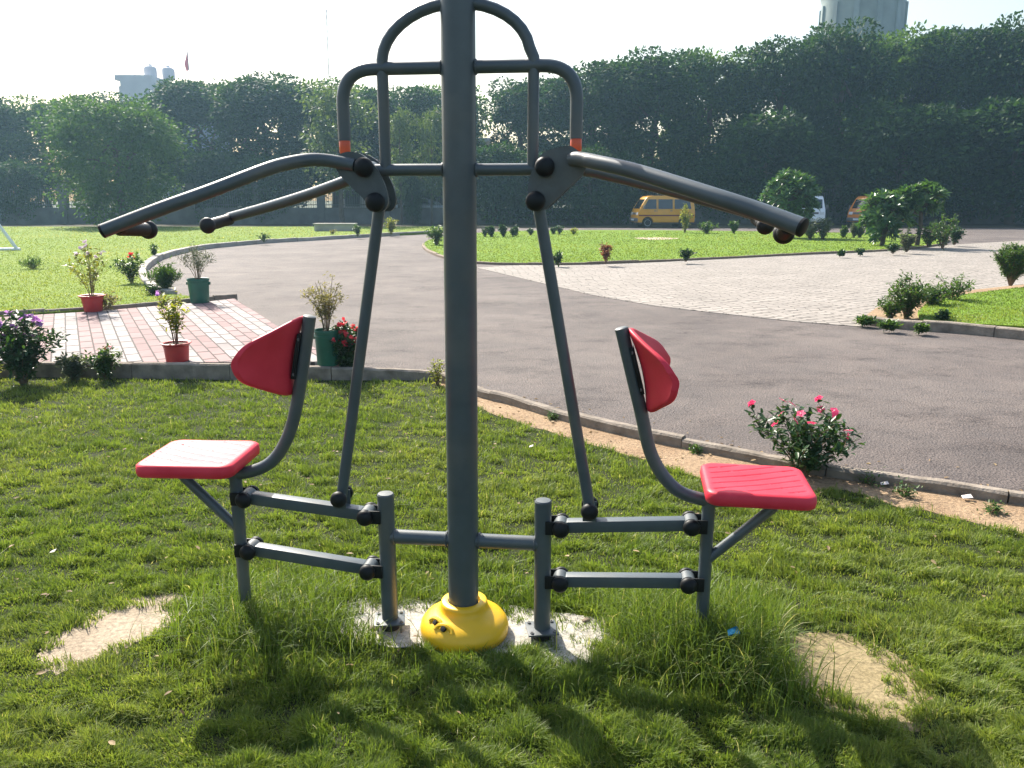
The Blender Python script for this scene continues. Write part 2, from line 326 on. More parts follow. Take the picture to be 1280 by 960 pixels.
def ground_mat(name, cs, scale, bump=.5, fine=60, dry=None):
    m, N, L, p = node_mat(name); t = N.new('ShaderNodeTexCoord')
    def noise(s, d=6, ro=.6):
        n = N.new('ShaderNodeTexNoise'); n.inputs['Scale'].default_value = s; n.inputs['Detail'].default_value = d; n.inputs['Roughness'].default_value = ro; L.new(t.outputs['Object'], n.inputs[0]); return n
    a = noise(scale); f = noise(fine, 5, .75)
    rp = N.new('ShaderNodeValToRGB'); e = rp.color_ramp.elements; e[0].position = .3; e[1].position = .7; e[0].color = (*cs[0], 1); e[1].color = (*cs[1], 1)
    if len(cs) > 2:
        x = rp.color_ramp.elements.new(.78); x.color = (*cs[2], 1)
    L.new(a.outputs[0], rp.inputs[0])
    r2 = N.new('ShaderNodeValToRGB'); r2.color_ramp.elements[0].position = .35; r2.color_ramp.elements[1].position = .65; r2.color_ramp.elements[0].color = (.6, .6, .6, 1); r2.color_ramp.elements[1].color = (1.2, 1.2, 1.2, 1); L.new(f.outputs[0], r2.inputs[0])
    mu = N.new('ShaderNodeMix'); mu.data_type = 'RGBA'; mu.blend_type = 'MULTIPLY'; mu.inputs[0].default_value = 1; L.new(rp.outputs[0], mu.inputs[6]); L.new(r2.outputs[0], mu.inputs[7])
    L.new(mu.outputs[2], p.inputs['Base Color']); p.inputs['Roughness'].default_value = .95; p.inputs['Specular IOR Level'].default_value = .15
    bp = N.new('ShaderNodeBump'); bp.inputs['Strength'].default_value = bump; bp.inputs['Distance'].default_value = .03; L.new(f.outputs[0], bp.inputs['Height']); L.new(bp.outputs[0], p.inputs['Normal'])
    return m
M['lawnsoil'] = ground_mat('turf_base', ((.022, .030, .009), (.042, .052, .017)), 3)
M['lawnfar'] = ground_mat('mown_grass', ((.12, .205, .018), (.16, .25, .028)), .5, .4, 25)
M['lawnleft'] = ground_mat('patchy_mown_grass', ((.12, .195, .02), (.19, .245, .045), (.30, .27, .11)), .16, .4, 25)
M['sand'] = ground_mat('sandy_soil', ((.30, .20, .12), (.42, .30, .19)), 2.5, .7, 45)
M['sandpale'] = ground_mat('pale_sandy_soil', ((.42, .33, .24), (.54, .44, .34)), 4, .5, 60)
M['dirtl'] = ground_mat('dry_pale_dirt', ((.31, .245, .175), (.42, .345, .255)), 5, .35, 60)
M['dirtr'] = ground_mat('ochre_dirt', ((.235, .185, .095), (.34, .27, .155)), 4, .35, 60)
M['footing'] = ground_mat('cement_footing', ((.40, .37, .31), (.56, .53, .47)), 6, .5, 50)
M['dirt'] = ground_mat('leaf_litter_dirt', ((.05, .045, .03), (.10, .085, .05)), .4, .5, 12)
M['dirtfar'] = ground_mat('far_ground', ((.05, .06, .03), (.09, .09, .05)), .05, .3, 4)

# leaves
M['leaf_dark'] = leaf_mat('dark_tree_leaves', (.010, .034, .009), (.046, .098, .022), .28, .6, .5, spec=.12)
M['leaf_mid'] = leaf_mat('mid_tree_leaves', (.034, .082, .016), (.095, .165, .032), .34, .6, .5, spec=.12)
M['leaf_big'] = leaf_mat('big_tree_leaves', (.035, .085, .018), (.085, .155, .035), .34, .6, .5, spec=.15)
M['leaf_sparse'] = leaf_mat('light_tree_leaves', (.05, .09, .03), (.13, .18, .06), .35, .5, .5)
M['leaf_shrub'] = leaf_mat('shrub_leaves', (.035, .085, .02), (.10, .17, .035), .35, .4, 8)
M['leaf_yellow'] = leaf_mat('yellowing_leaves', (.12, .16, .025), (.34, .33, .06), .4, .45, 8)
M['leaf_dry'] = leaf_mat('dry_leaves', (.16, .15, .07), (.30, .26, .14), .35, .6, 8)
M['leaf_bush'] = leaf_mat('deep_green_leaves', (.016, .055, .018), (.055, .11, .03), .25, .35, 8)
M['leaf_grey'] = leaf_mat('grey_green_leaves', (.07, .10, .05), (.15, .17, .10), .3, .5, 8, (1.2, 1.2, .8))
M['leaf_plumeria'] = leaf_mat('plumeria_leaves', (.028, .085, .02), (.09, .17, .045), .3, .28, 2, spec=.6)
M['fl_purple'] = leaf_mat('purple_petals', (.42, .20, .50), (.62, .38, .68), .4, .5, 8, (1.2, 1, 1.2))
M['fl_pale'] = leaf_mat('pale_mauve_petals', (.50, .42, .52), (.68, .60, .66), .4, .5, 8, (1.1, 1, 1.1))
M['fl_pink'] = leaf_mat('pink_petals', (.72, .03, .14), (.82, .12, .24), .35, .5, 8, (1.2, 1, 1.1))
M['fl_red'] = leaf_mat('coral_petals', (.70, .03, .05), (.80, .12, .14), .35, .5, 8, (1.2, 1, 1))
M['fl_eye'] = pmat('white_flower_eye', (.8, .75, .7), .6)

def grass_mat():
    m = bpy.data.materials.new('grass_blades'); m.use_nodes = True; N = m.node_tree.nodes; L = m.node_tree.links; p = N['Principled BSDF']; out = N['Material Output']
    a = N.new('ShaderNodeAttribute'); a.attribute_name = 'blade'
    rp = N.new('ShaderNodeValToRGB'); e = rp.color_ramp.elements
    e[0].position = 0; e[0].color = (.040, .085, .012, 1); e[1].position = 1; e[1].color = (.46, .42, .24, 1)
    x = e.new(.35); x.color = (.112, .172, .028, 1); x = e.new(.68); x.color = (.178, .226, .050, 1); x = e.new(.88); x.color = (.26, .28, .09, 1)
    L.new(a.outputs['Fac'], rp.inputs[0]); L.new(rp.outputs[0], p.inputs['Base Color']); p.inputs['Roughness'].default_value = .5; p.inputs['Specular IOR Level'].default_value = .3
    tr = N.new('ShaderNodeBsdfTranslucent'); mx = N.new('ShaderNodeMixShader'); mx.inputs[0].default_value = .42
    mc = N.new('ShaderNodeMix'); mc.data_type = 'RGBA'; mc.blend_type = 'MULTIPLY'; mc.inputs[0].default_value = 1; L.new(rp.outputs[0], mc.inputs[6]); mc.inputs[7].default_value = (1.55, 1.52, .75, 1)
    L.new(mc.outputs[2], tr.inputs[0]); L.new(p.outputs[0], mx.inputs[1]); L.new(tr.outputs[0], mx.inputs[2]); L.new(mx.outputs[0], out.inputs[0]); return m
M['grass'] = grass_mat()

# ------------------------------------------------------------------ the ground and paving
def struct(o, label=None, cat=None):
    o['kind'] = 'structure'
    if label: o['label'] = label; o['category'] = cat
    return o
def sheet(name, poly, z, m, depth=0):
    mb = MB(); mb.prism([(p[0], p[1]) for p in poly], lambda p, s: (p[0], p[1], z if s else z - max(depth, .003)))
    o = mb.build(name, m, smooth=0)
    return struct(o)
RZ = .05   # level of road and paving above the near lawn
far = [(-400, -60), (400, -60), (400, 900), (-400, 900)]
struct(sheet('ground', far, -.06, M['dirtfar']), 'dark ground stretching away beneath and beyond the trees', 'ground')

ktop = [(-200, 452), (60, 454), (150, 455), (300, 457), (460, 460), (545, 465), (600, 485), (640, 495), (724, 520), (815, 541), (880, 553), (952, 567), (1042, 584), (1208, 607), (1280, 618), (1500, 645)]
kz = lambda x: float(np.interp(x, [300, 460, 560, 680], [.135, .115, .085, .068]))
kline = [at(x, y, kz(x)) for x, y in ktop]; kz_x = [p.x for p in kline]; kz_z = [p.z for p in kline]; kline = [Vector((p.x, p.y, 0)) for p in kline]
kc = cr(kline, 8)
near = [(-14, -5)] + [(p.x, p.y) for p in ([Vector((-14, kc[0].y, 0))] + kc + [Vector((9, kc[-1].y - 1, 0))])] + [(9, -5)]
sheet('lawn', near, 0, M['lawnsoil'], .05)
roadpoly = [(-60, kc[0].y + .05)] + [(p.x, p.y + .05) for p in kc] + [(60, kc[-1].y - 3), (60, 46.5), (-60, 46.5)]
struct(sheet('road', roadpoly, RZ, M['asphalt'], .12), 'worn grey asphalt drive curving round the grass island', 'road')
PZ = .12
patio = [at(-330, 452, PZ), at(60, 452, PZ), at(420, 456, PZ), at(352, 411, PZ), at(293, 373, PZ), at(250, 378, PZ), at(200, 382, PZ), at(120, 389, PZ), at(0, 396, PZ), at(-330, 415, PZ)]
patio[0].y = patio[1].y = patio[2].y = kc[0].y + .06 
struct(sheet('paving', [(p.x, p.y) for p in patio], PZ, M['patio'], .10), 'pink and white striped block paving beside the potted plants', 'paving')
cob = [at(x, y, RZ) for x, y in [(596, 335), (660, 350), (740, 369), (820, 383), (900, 392), (990, 402), (1078, 409), (1078, 402), (1100, 388), (1146, 371), (1210, 364), (1290, 356), (1600, 335), (1700, 296), (1280, 301), (1190, 306), (1150, 311), (1000, 318), (750, 329), (640, 332)]]
struct(sheet('paved_path', [(p.x, p.y) for p in cob], RZ + .008, M['cobble'], .02), 'cream block paved strip between the asphalt and the grass island', 'path')
isl_px = [(530, 306), (536, 315), (560, 324), (600, 330), (680, 331.5), (750, 330.5), (880, 325), (1000, 319), (1110, 314), (1165, 308), (1185, 301), (1150, 295), (1030, 292), (900, 290), (780, 289), (650, 290), (580, 294), (545, 299)]
isl = [at(x, y, RZ) for x, y in isl_px]; islc = cr(isl, 4, True)
struct(sheet('island_lawn', [(p.x, p.y) for p in islc], RZ + .06, M['lawnfar'], .08), 'bright green oval grass island in the middle of the drive', 'lawn')
ll_px = [(-400, 418), (0, 396), (60, 392), (120, 388), (200, 380), (245, 373), (215, 369), (190, 360), (179, 346), (180, 334), (200, 321), (230, 313), (262, 308), (330, 302), (400, 298), (470, 294), (548, 290), (552, 287)]
ll = [at(x, y, PZ) for x, y in ll_px]
llp = [(-60, ll[0].y)] + [(p.x, p.y) for p in cr(ll, 4)] + [(-3.9, 46.4), (-60, 46.4)]
struct(sheet('left_lawn', llp, RZ + .09, M['lawnleft'], .15), 'wide sunlit mown lawn left of the drive, browner far off', 'lawn')
rl_px = [(1150, 402), (1147, 392), (1160, 381), (1200, 371), (1280, 361), (1600, 340), (1800, 470), (1400, 425), (1280, 411), (1200, 407)]
rl = [at(x, y, RZ + .05) for x, y in rl_px]
struct(sheet('right_lawn', [(p.x, p.y) for p in rl], RZ + .085, M['lawnfar'], .12), 'small bright lawn at the right edge behind its kerb', 'lawn')
rb = [at(x, y, RZ) for x, y in [(1074, 404), (1095, 388), (1150, 372), (1300, 356), (1650, 333), (1850, 480), (1400, 436), (1280, 420), (1150, 411)]]
sheet('soil_bed', [(p.x, p.y) for p in rb], RZ + .04, M['sand'], .05)
verge = [(-60, 46.3), (-3.9, 46.3), (8, 47.0), (30, 46.5), (60, 44), (60, 75), (-60, 75)]
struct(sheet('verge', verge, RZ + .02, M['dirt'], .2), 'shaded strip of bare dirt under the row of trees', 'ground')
# bare sandy strip between near grass and kerb
ge_px = [(545, 480), (600, 510), (650, 529), (720, 551), (800, 574), (880, 600), (960, 612), (1030, 614), (1067, 616), (1111, 631), (1161, 641), (1280, 668), (1500, 710)]
ge = cr([at(x, y, 0) for x, y in ge_px], 4)
random.seed(3)
strip = [(p.x, p.y + random.uniform(-.03, .03)) for p in ge] + [(p.x, p.y + .02) for p in reversed(kc) if p.x > -.8]
sheet('sand_strip', strip, .004, M['sand'])
def blob(cx, cy, rx, ry, rot, seed, n=40, am=.22):
    rnd = random.Random(seed); ph = [rnd.uniform(0, 6.28) for _ in range(6)]; out = []; n = 110
    for k in range(n):
        a = 2 * math.pi * k / n; r = 1 + rnd.uniform(-.05, .05) + am * .8 * sum(math.sin((j + 2) * a + ph[j]) / (j + 1.5) for j in range(6))
        x, y = rx * r * math.cos(a), ry * r * math.sin(a); out.append((cx + x * math.cos(rot) - y * math.sin(rot), cy + x * math.sin(rot) + y * math.cos(rot)))
    return out
PATCH = [(-1.56, 2.86, .185, .31, R(-28), 5), (1.21, 2.54, .225, .32, R(20), 8), (-.19, 2.84, .60, .17, R(-6), 11)]
sheet('dirt_patch', blob(*PATCH[0], am=.12), .003, M['dirtl'])
sheet('dirt_patch', blob(*PATCH[1], am=.12), .003, M['dirtr'])
sheet('footing', blob(-.17, 2.84, .72, .22, R(-6), 11), .012, M['footing'])
q = at(820, 300, RZ); sheet('dirt_patch', blob(q.x, q.y, .75, 1.1, 0, 4), RZ + .066, M['sandpale'])

# kerbs
def kerb(name, line, w_, z0, z1_, m, blk=.9, gap=.008, skip=()):
    mb = MB(); L_ = [Vector((p[0], p[1], 0)) for p in line]; rnd = random.Random(7)
    d = [0]
    for i in range(1, len(L_)): d.append(d[-1] + (L_[i] - L_[i - 1]).length)
    def pos(s):
        s = max(0, min(d[-1], s))
        for i in range(1, len(d)):
            if s <= d[i]:
                t = (s - d[i - 1]) / max(1e-9, d[i] - d[i - 1]); return L_[i - 1].lerp(L_[i], t), (L_[i] - L_[i - 1]).normalized()
        return L_[-1], (L_[-1] - L_[-2]).normalized()
    s = 0; k = 0
    while s < d[-1]:
        e = min(s + blk, d[-1]); n = 8; vs = []; dz = rnd.uniform(-.010, .008); dy = rnd.uniform(-.012, .012)
        for j in range(n + 1):
            p, t = pos(s + gap + (e - s - gap) * j / n); nn = Vector((-t.y, t.x, 0)); c = .010 + rnd.uniform(0, .008); dz += rnd.uniform(-.003, .003); dz = max(-.014, min(.01, dz))
            z1 = z1_ if not callable(z1_) else z1_(p.x)
            for (o_, z_) in ((-w_ / 2, z0), (-w_ / 2, z1 - c), (-w_ / 2 + c, z1), (w_ / 2 - c, z1), (w_ / 2, z1 - c), (w_ / 2, z0)):
                vs.append(p + nn * (o_ + dy) + Vector((0, 0, z_ + (dz if z_ > z0 else 0))))
        fs = []
        for j in range(n):
            for q_ in range(6):
                a = j * 6 + q_; b = j * 6 + (q_ + 1) % 6; fs.append((a, b, b + 6, a + 6))
        fs.append(tuple(range(5, -1, -1))); fs.append(tuple(range(n * 6, n * 6 + 6)))
        if k not in skip: mb.add(vs, fs)
        s = e; k += 1
    return struct(mb.build(name, m, smooth=20))
kerb('kerb', [(p.x, p.y + .03) for p in kc], float(.08), -.05, lambda x: float(np.interp(x, kz_x, kz_z)) + .004, M['concrete'], .95)
kerb('kerb', [(p.x, p.y) for p in cr(ll[6:17], 4)], .16, .0, RZ + .15, M['concrete_far'], 1.1)
kerb('kerb', [(p.x, p.y) for p in cr([at(x, y, PZ) for x, y in [(-330, 414), (0, 395), (60, 391), (120, 387.5), (200, 380.5), (250, 375), (295, 371)]], 4)], .08, .05, PZ + .055, M['concrete'], .8)
kerb('kerb', [(p.x, p.y) for p in cr([at(x, y, RZ) for x, y in [(1074, 404), (1120, 410), (1200, 416), (1280, 424), (1500, 446)]], 4)], .13, .05, RZ + .12, M['concrete'], .8)
kerb('island_edging', [(p.x, p.y) for p in islc[:60]], .10, .05, RZ + .07, M['stone'], 1.5)

# ------------------------------------------------------------------ grass blades (stuff)
rng = np.random.default_rng(12)
def vnoise(x, y, s, seed):
    r = np.random.default_rng(seed); n = 64; g = r.random((n, n)); X = x * s; Y = y * s
    i = np.floor(X).astype(int); j = np.floor(Y).astype(int); fx = X - i; fy = Y - j; fx = fx * fx * (3 - 2 * fx); fy = fy * fy * (3 - 2 * fy)
    a = g[i % n, j % n]; b = g[(i + 1) % n, j % n]; c = g[i % n, (j + 1) % n]; d = g[(i + 1) % n, (j + 1) % n]
    return (a * (1 - fx) + b * fx) * (1 - fy) + (c * (1 - fx) + d * fx) * fy
def blades(name, x, y, z, h, wd, tone, lean, seed=1, comb=None, segs=2, droop=.6):
    r = np.random.default_rng(seed); n = len(x); a = r.random(n) * 2 * np.pi
    if comb is not None: a = comb + r.normal(0, 1.0, n)
    wa = r.random(n) * 2 * np.pi
    dx, dy = np.cos(a), np.sin(a); wx, wy = np.cos(wa) * wd / 2, np.sin(wa) * wd / 2
    l = h * lean * r.uniform(.3, 1.3, n); hh_ = h * np.sqrt(np.clip(1 - (np.clip(lean, 0, .97)) ** 2 * .5, .2, 1)); drop = np.clip(lean, 0, 1.3)
    nv = 2 * segs + 1; V = np.zeros((n, nv, 3), dtype=np.float32)
    for k_ in range(segs + 1):
        t_ = k_ / segs; px_ = x + dx * l * t_ ** 1.9; py_ = y + dy * l * t_ ** 1.9; pz_ = z + hh_ * (t_ * 1.25 - (.25 + .35 * (droop * drop)) * t_ ** 2.6)
        if k_ == segs: V[:, nv - 1] = np.stack([px_, py_, pz_], 1)
        else:
            s_ = 1 - .55 * t_; V[:, 2 * k_] = np.stack([px_ - wx * s_, py_ - wy * s_, pz_], 1); V[:, 2 * k_ + 1] = np.stack([px_ + wx * s_, py_ + wy * s_, pz_], 1)
    me = bpy.data.meshes.new(name); me.vertices.add(n * nv); me.vertices.foreach_set('co', V.reshape(-1))
    base = (np.arange(n) * nv)[:, None]; cols_ = []; st_ = []; o_ = 0
    for k_ in range(segs - 1):
        a0 = 2 * k_; cols_.append(base + np.array([[a0, a0 + 1, a0 + 3, a0 + 2]])); st_.append(o_); o_ += 4
    cols_.append(base + np.array([[nv - 3, nv - 2, nv - 1]])); st_.append(o_); o_ += 3
    idx = np.concatenate(cols_, 1).reshape(-1).astype(np.int32)
    me.loops.add(n * o_); me.loops.foreach_set('vertex_index', idx)
    st = (np.arange(n)[:, None] * o_ + np.array(st_)[None]).reshape(-1).astype(np.int32)
    me.polygons.add(n * segs); me.polygons.foreach_set('loop_start', st)
    me.update(calc_edges=True)
    at_ = me.attributes.new('blade', 'FLOAT', 'POINT'); at_.data.foreach_set('value', np.repeat(np.clip(tone, 0, 1), nv).astype(np.float32))
    me.materials.append(M['grass']); o = link(bpy.data.objects.new(name, me)); return o
gex = np.array([-15] + [p.x for p in ge] + [9]); gey = np.array([7.42] + [p.y for p in ge] + [1.5])
kx = np.array([p.x for p in kc]); ky = np.array([p.y for p in kc])
def edgeY(x):
    e = np.interp(x, gex, gey); k = np.interp(x, kx, ky) - .08
    return np.minimum(np.where(x < -.7, k, e), k)
def bare(x, y, seed=21):
    """1 where bare soil"""
    b = np.zeros_like(x)
    wob = (vnoise(x + 50, y + 50, 9, seed) - .5) * .55 + (vnoise(x + 50, y + 50, 30, seed + 1) - .5) * .4
    for (cx, cy, rx, ry, ro, s) in PATCH:
        dx, dy = x - cx, y - cy; u = (dx * math.cos(ro) + dy * math.sin(ro)) / rx; v = (-dx * math.sin(ro) + dy * math.cos(ro)) / ry
        d = np.sqrt(u * u + v * v) + wob; b = np.maximum(b, np.clip((1.12 - d) / .50, 0, 1))
    return b
def sample(n, y0, y1, x_half=.70, seed=0, power=1.0):
    r = np.random.default_rng(seed)
    # density falls with distance: uniform in screen-like measure
    t = r.random(n); y = (y0 ** -power + t * (y1 ** -power - y0 ** -power)) ** (-1 / power); x = (r.random(n) * 2 - 1) * (y * x_half + .25); return x, y
G1 = dict(c=(-.80, 2.80, .30, .26, .13), d=(.86, 2.70, .36, .24, .17))
def tall(x, y):
    t = .13 * np.exp(-((x + .90) / .30) ** 2 - ((y - 2.86) / .22) ** 2)
    t += .17 * np.exp(-((x - .80) / .28) ** 2 - ((y - 2.70) / .20) ** 2)
    t += .07 * np.exp(-((x - .0) / .6) ** 2 - ((y - 2.50) / .13) ** 2)
    t += .08 * np.exp(-((x - .05) / .5) ** 2 - ((y - 3.08) / .12) ** 2)
    t += .05 * np.exp(-((x + 1.0) / .5) ** 2 - ((y - 3.1) / .3) ** 2)
    return t
r = rng
x, y = sample(760000, 1.85, 7.6, seed=2, power=.35)
keep = (y < edgeY(x) + r.normal(0, .025, len(x))) & (r.random(len(x)) > bare(x, y)); x, y = x[keep], y[keep]
cl = vnoise(x * .8 + y * .3 + 40, y * 1.3 + 40, 13, 3); cl2 = vnoise(x + 40, y + 40, 3.2, 4); cl3 = vnoise(x + 40, y + 40, 26, 8)
keep = r.random(len(x)) < (.12 + 1.5 * np.clip(cl * .75 + cl3 * .5 - .12, 0, 1) ** 1.3); x, y, cl, cl2, cl3 = x[keep], y[keep], cl[keep], cl2[keep], cl3[keep]
n = len(x); T = tall(x, y)
h = (.009 + .046 * np.clip(cl * 1.3 - .2, 0, 1) ** 1.5 + .024 * cl3 * cl2) * r.uniform(.6, 1.35, n) + T * r.uniform(.1, .45, n)
wd = (.0026 + .0005 * y) * r.uniform(.7, 1.3, n)
dry = vnoise(x + 20, y + 20, 1.5, 5); dry2 = vnoise(x + 20, y + 20, 7, 6)
tone = .30 + .26 * dry + .18 * dry2 * (1 - np.clip(T * 8, 0, 1)) + r.normal(0, .08, n) - np.clip(T * 1.0, 0, .12)
tone = np.where(r.random(n) < np.where(T > .03, .010, .03), r.uniform(.8, 1, n), tone)
lean = np.clip(r.normal(.75, .3, n), .1, 1.5)
comb = vnoise(x + 10, y + 10, 5, 9) * 12
g = blades('grass', x, y, np.zeros(n), h, wd, tone, lean, 5, comb)
tag(g, 'green lawn grass with dry straw among it around the exercise machine', 'grass', kind='stuff')
# tall rank grass
r = np.random.default_rng(31)
xs, ys, hs = [], [], []
for (cx, cy, sx, sy, nn, hm) in [(-.92, 2.90, .20, .15, 4200, .17), (-.72, 2.78, .14, .10, 1500, .12), (.62, 2.80, .13, .13, 2600, .19), (.90, 2.66, .17, .13, 6500, .23), (-.05, 2.50, .50, .07, 1300, .08), (0, 3.10, .42, .06, 1300, .10), (.1, 2.3, 1.0, .3, 900, .05)]:
    a = r.normal(cx, sx, nn); b = r.normal(cy, sy, nn); xs.append(a); ys.append(b); hs.append(np.full(nn, hm) * r.uniform(.4, 1.25, nn))
x = np.concatenate(xs); y = np.concatenate(ys); h = np.concatenate(hs); k = bare(x, y) < .3; x, y, h = x[k], y[k], h[k]; n = len(x)
k = ((x + .187) ** 2 + (y - 2.81) ** 2) > .19 ** 2; x, y, h = x[k], y[k], h[k]; n = len(x)
tone = np.where(r.random(n) < .05, r.uniform(.8, 1, n), r.normal(.36, .10, n))
g = blades('tall_grass', x, y, np.zeros(n), h, r.uniform(.0024, .0046, n), tone, np.clip(r.normal(.62, .32, n), .1, 1.6), 6, None, 5, .9)
tag(g, 'tall unmown grass tufts growing around the feet of the machine', 'grass', kind='stuff')
def inpoly(x, y, poly):
    c = np.zeros(len(x), bool); n_ = len(poly); j = n_ - 1
    for i in range(n_):
        xi, yi = poly[i][0], poly[i][1]; xj, yj = poly[j][0], poly[j][1]
        if yi != yj: c ^= ((yi > y) != (yj > y)) & (x < (xj - xi) * (y - yi) / (yj - yi) + xi)
        j = i
    return c
def lawn_blades(name, poly, nn, y0, y1, z, label, seed, half=.72, tb=.45):
    x, y = sample(nn, y0, y1, half, seed, .9); k = inpoly(x, y, poly); x, y = x[k], y[k]; n = len(x); r = np.random.default_rng(seed + 1)
    cl = vnoise(x + 60, y + 90, 3, seed); d = vnoise(x + 60, y + 90, .35, seed + 3)
    h = (.012 + .016 * cl) * r.uniform(.6, 1.3, n) * (1 + y / 40); wd = (.0011 * y) * r.uniform(.7, 1.3, n)
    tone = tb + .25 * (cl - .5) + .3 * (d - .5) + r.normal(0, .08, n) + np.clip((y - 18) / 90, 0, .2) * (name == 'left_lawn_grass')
    g = blades(name, x, y, np.full(n, z), h, wd, tone, np.clip(r.normal(.8, .3, n), .1, 1.5), seed); tag(g, label, 'grass', kind='stuff')
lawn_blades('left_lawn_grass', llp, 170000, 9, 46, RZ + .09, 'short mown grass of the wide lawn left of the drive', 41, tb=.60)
lawn_blades('island_grass', [(p.x, p.y) for p in islc], 110000, 18, 40, RZ + .06, 'short bright grass on the oval island', 42, tb=.56)
lawn_blades('right_lawn_grass', [(p.x, p.y) for p in rl], 200000, 8, 22, RZ + .085, 'short bright grass at the right edge behind the kerb', 43, tb=.54)
# ------------------------------------------------------------------ the exercise machine
mach = empty('exercise_machine', (-.187, 2.81, 0), R(-6.8))
tag(mach, 'grey two-seat outdoor lat pull-down machine with red seats and yellow base', 'exercise machine')
ST = M['steel']
MB().tube([(0, 0, .03), (.006, 0, 1.2), (.012, 0, 2.52)], .0575, 40).build('pole', ST, mach)
MB().lathe([(.0595, 2.50), (.0595, 2.535), (.05, 2.55), (.02, 2.558)], (.012, 0, 0), 32).build('pole_cap', M['black'], mach)
base = MB().lathe([(.150, .004), (.168, .018), (.171, .045), (.166, .064), (.153, .082), (.132, .097), (.110, .108), (.097, .116), (.092, .122), (.090, .138), (.088, .148), (.083, .152), (.062, .152), (.060, .13)], (.003, 0, 0), 56)
bo = base.build('base_cover', M['yellow_plastic'], mach, smooth=50)
tag(bo, 'yellow domed plastic foot cover')
# moulded lugs and screw holes on the cover
for (a, rr, z, s) in ((R(-112), .142, .098, 1), (R(-132), .135, .104, .9)):
    c = Vector((rr * math.cos(a), rr * math.sin(a), z)); mb = MB()
    nrm = Vector((math.cos(a) * .75, math.sin(a) * .75, .66)).normalized(); q = nrm.to_track_quat('Z', 'Y').to_matrix()
    mb.lathe([(.0, .005), (.010 * s, .004), (.011 * s, -.006)], c, 14, q)
    mb.build('screw_hole', M['void'], bo)
    mb = MB(); t = Vector((-math.sin(a), math.cos(a), 0)); u2 = nrm.cross(t)
    pts = [c + t * .036 * math.cos(k) + u2 * (-.006 + .020 * math.sin(k)) - nrm * (.004 + .006 * abs(math.cos(k))) for k in [R(x) for x in range(-10, 200, 15)]]
    mb.tube(pts, .009, 8); mb.build('moulded_lug', M['yellow_plastic'], bo)
# upper frame
zt, zb = 2.075, 1.748
f = MB()
legs = .248
arch = [(-legs, 0, zb), (-legs, 0, 2.10)]
arch += [(-legs * math.cos(R(a)) + .012 * math.sin(R(a)), 0, 2.10 + .172 * math.sin(R(a)) + .0 * a) for a in range(10, 90, 10)]
arch += [(.012, 0, 2.272)] + [(legs * math.sin(R(a)) + .012 * math.cos(R(a)), 0, 2.10 + .172 * math.cos(R(a))) for a in range(10, 90, 10)]
arch += [(legs + .012, 0, 2.10), (legs + .010, 0, zb)]
f.tube(arch, .0195, 16); f.build('arch_frame', ST, mach, smooth=60)
f = MB()
bar = [(-.389, 0, 1.845), (-.389, 0, zt), (.402, 0, zt), (.402, 0, 1.845)]
f.tube(bend(bar, .17, 12), .0215, 16); f.build('shoulder_bar', ST, mach, smooth=60)
MB().tube([(-.33, 0, zb), (.33, 0, zb)], .020, 16).build('pivot_bar', ST, mach)
for sx, u in ((-1, -.389), (1, .402)):
    o = MB().lathe([(.0165, 1.803), (.019, 1.808), (.019, 1.846), (.0165, 1.85)], (u, 0, 0), 20).build('bumper_stop', M['orange_plastic'], mach)
# lower frame
MB().tube([(-.30, 0, .398), (.305, 0, .398)], .0275, 20).build('crossbar', ST, mach)
def weld(parent, c, axis, r):
    c = Vector(c); q = Vector(axis).to_track_quat('Z', 'Y').to_matrix(); pts = []
    for k in range(49):
        a = 2 * math.pi * k / 48; pts.append(c + q @ Vector((r * math.cos(a), r * math.sin(a), .0012 * math.sin(a * 16))))
    MB().tube(pts, .0035, 6, False).build('weld_bead', M['steel_worn'], parent)
xb = [o for o in mach.children if o.name.startswith('crossbar')][0]
for u in (-.262, -.060, .064, .274): weld(xb, (u, 0, .398), (1, 0, 0), .0285)
pb = [o for o in mach.children if o.name.startswith('pivot_bar')][0]
for u in (-.049, .067): weld(pb, (u, 0, zb), (1, 0, 0), .021)
sb = [o for o in mach.children if o.name.startswith('shoulder_bar')][0]
for u in (-.048, .068): weld(sb, (u, 0, zt), (1, 0, 0), .0225)
for u in (-.292, .304):
    p = MB(); p.tube([(u, 0, .05), (u, 0, .564)], .0315, 24); po = p.build('post', ST, mach)
    MB().lathe([(.0318, .560), (.0318, .566), (.028, .571), (0.004, .573)], (u, 0, 0), 24).build('post_cap', M['steel_worn'], po)
    fl = MB(); fl.box((u, -.005, .052), (.118, .105, .007), Matrix.Rotation(R(14), 3, 'Z')); fl.build('flange', M['steel_worn'], po, bevel=.002)
    bs = MB()
    rot = Matrix.Rotation(R(14), 3, 'Z')
    for a in (-1, 1):
        for b in (-1, 1):
            c = rot @ Vector((a * .044, b * .038, 0)) + Vector((u, -.005, 0))
            bl = MB(); bl.lathe([(.0040, .0), (.0040, .061)], c, 10); bl.lathe([(.0072, .056), (.0072, .061)], c, 6); bl.build('anchor_bolt', M['bolt'], po)
    MB().lathe([(.030, .008), (.036, .014), (.036, .049)], (u, 0, 0), 20).build('anchor_sleeve', M['rubber'], po)
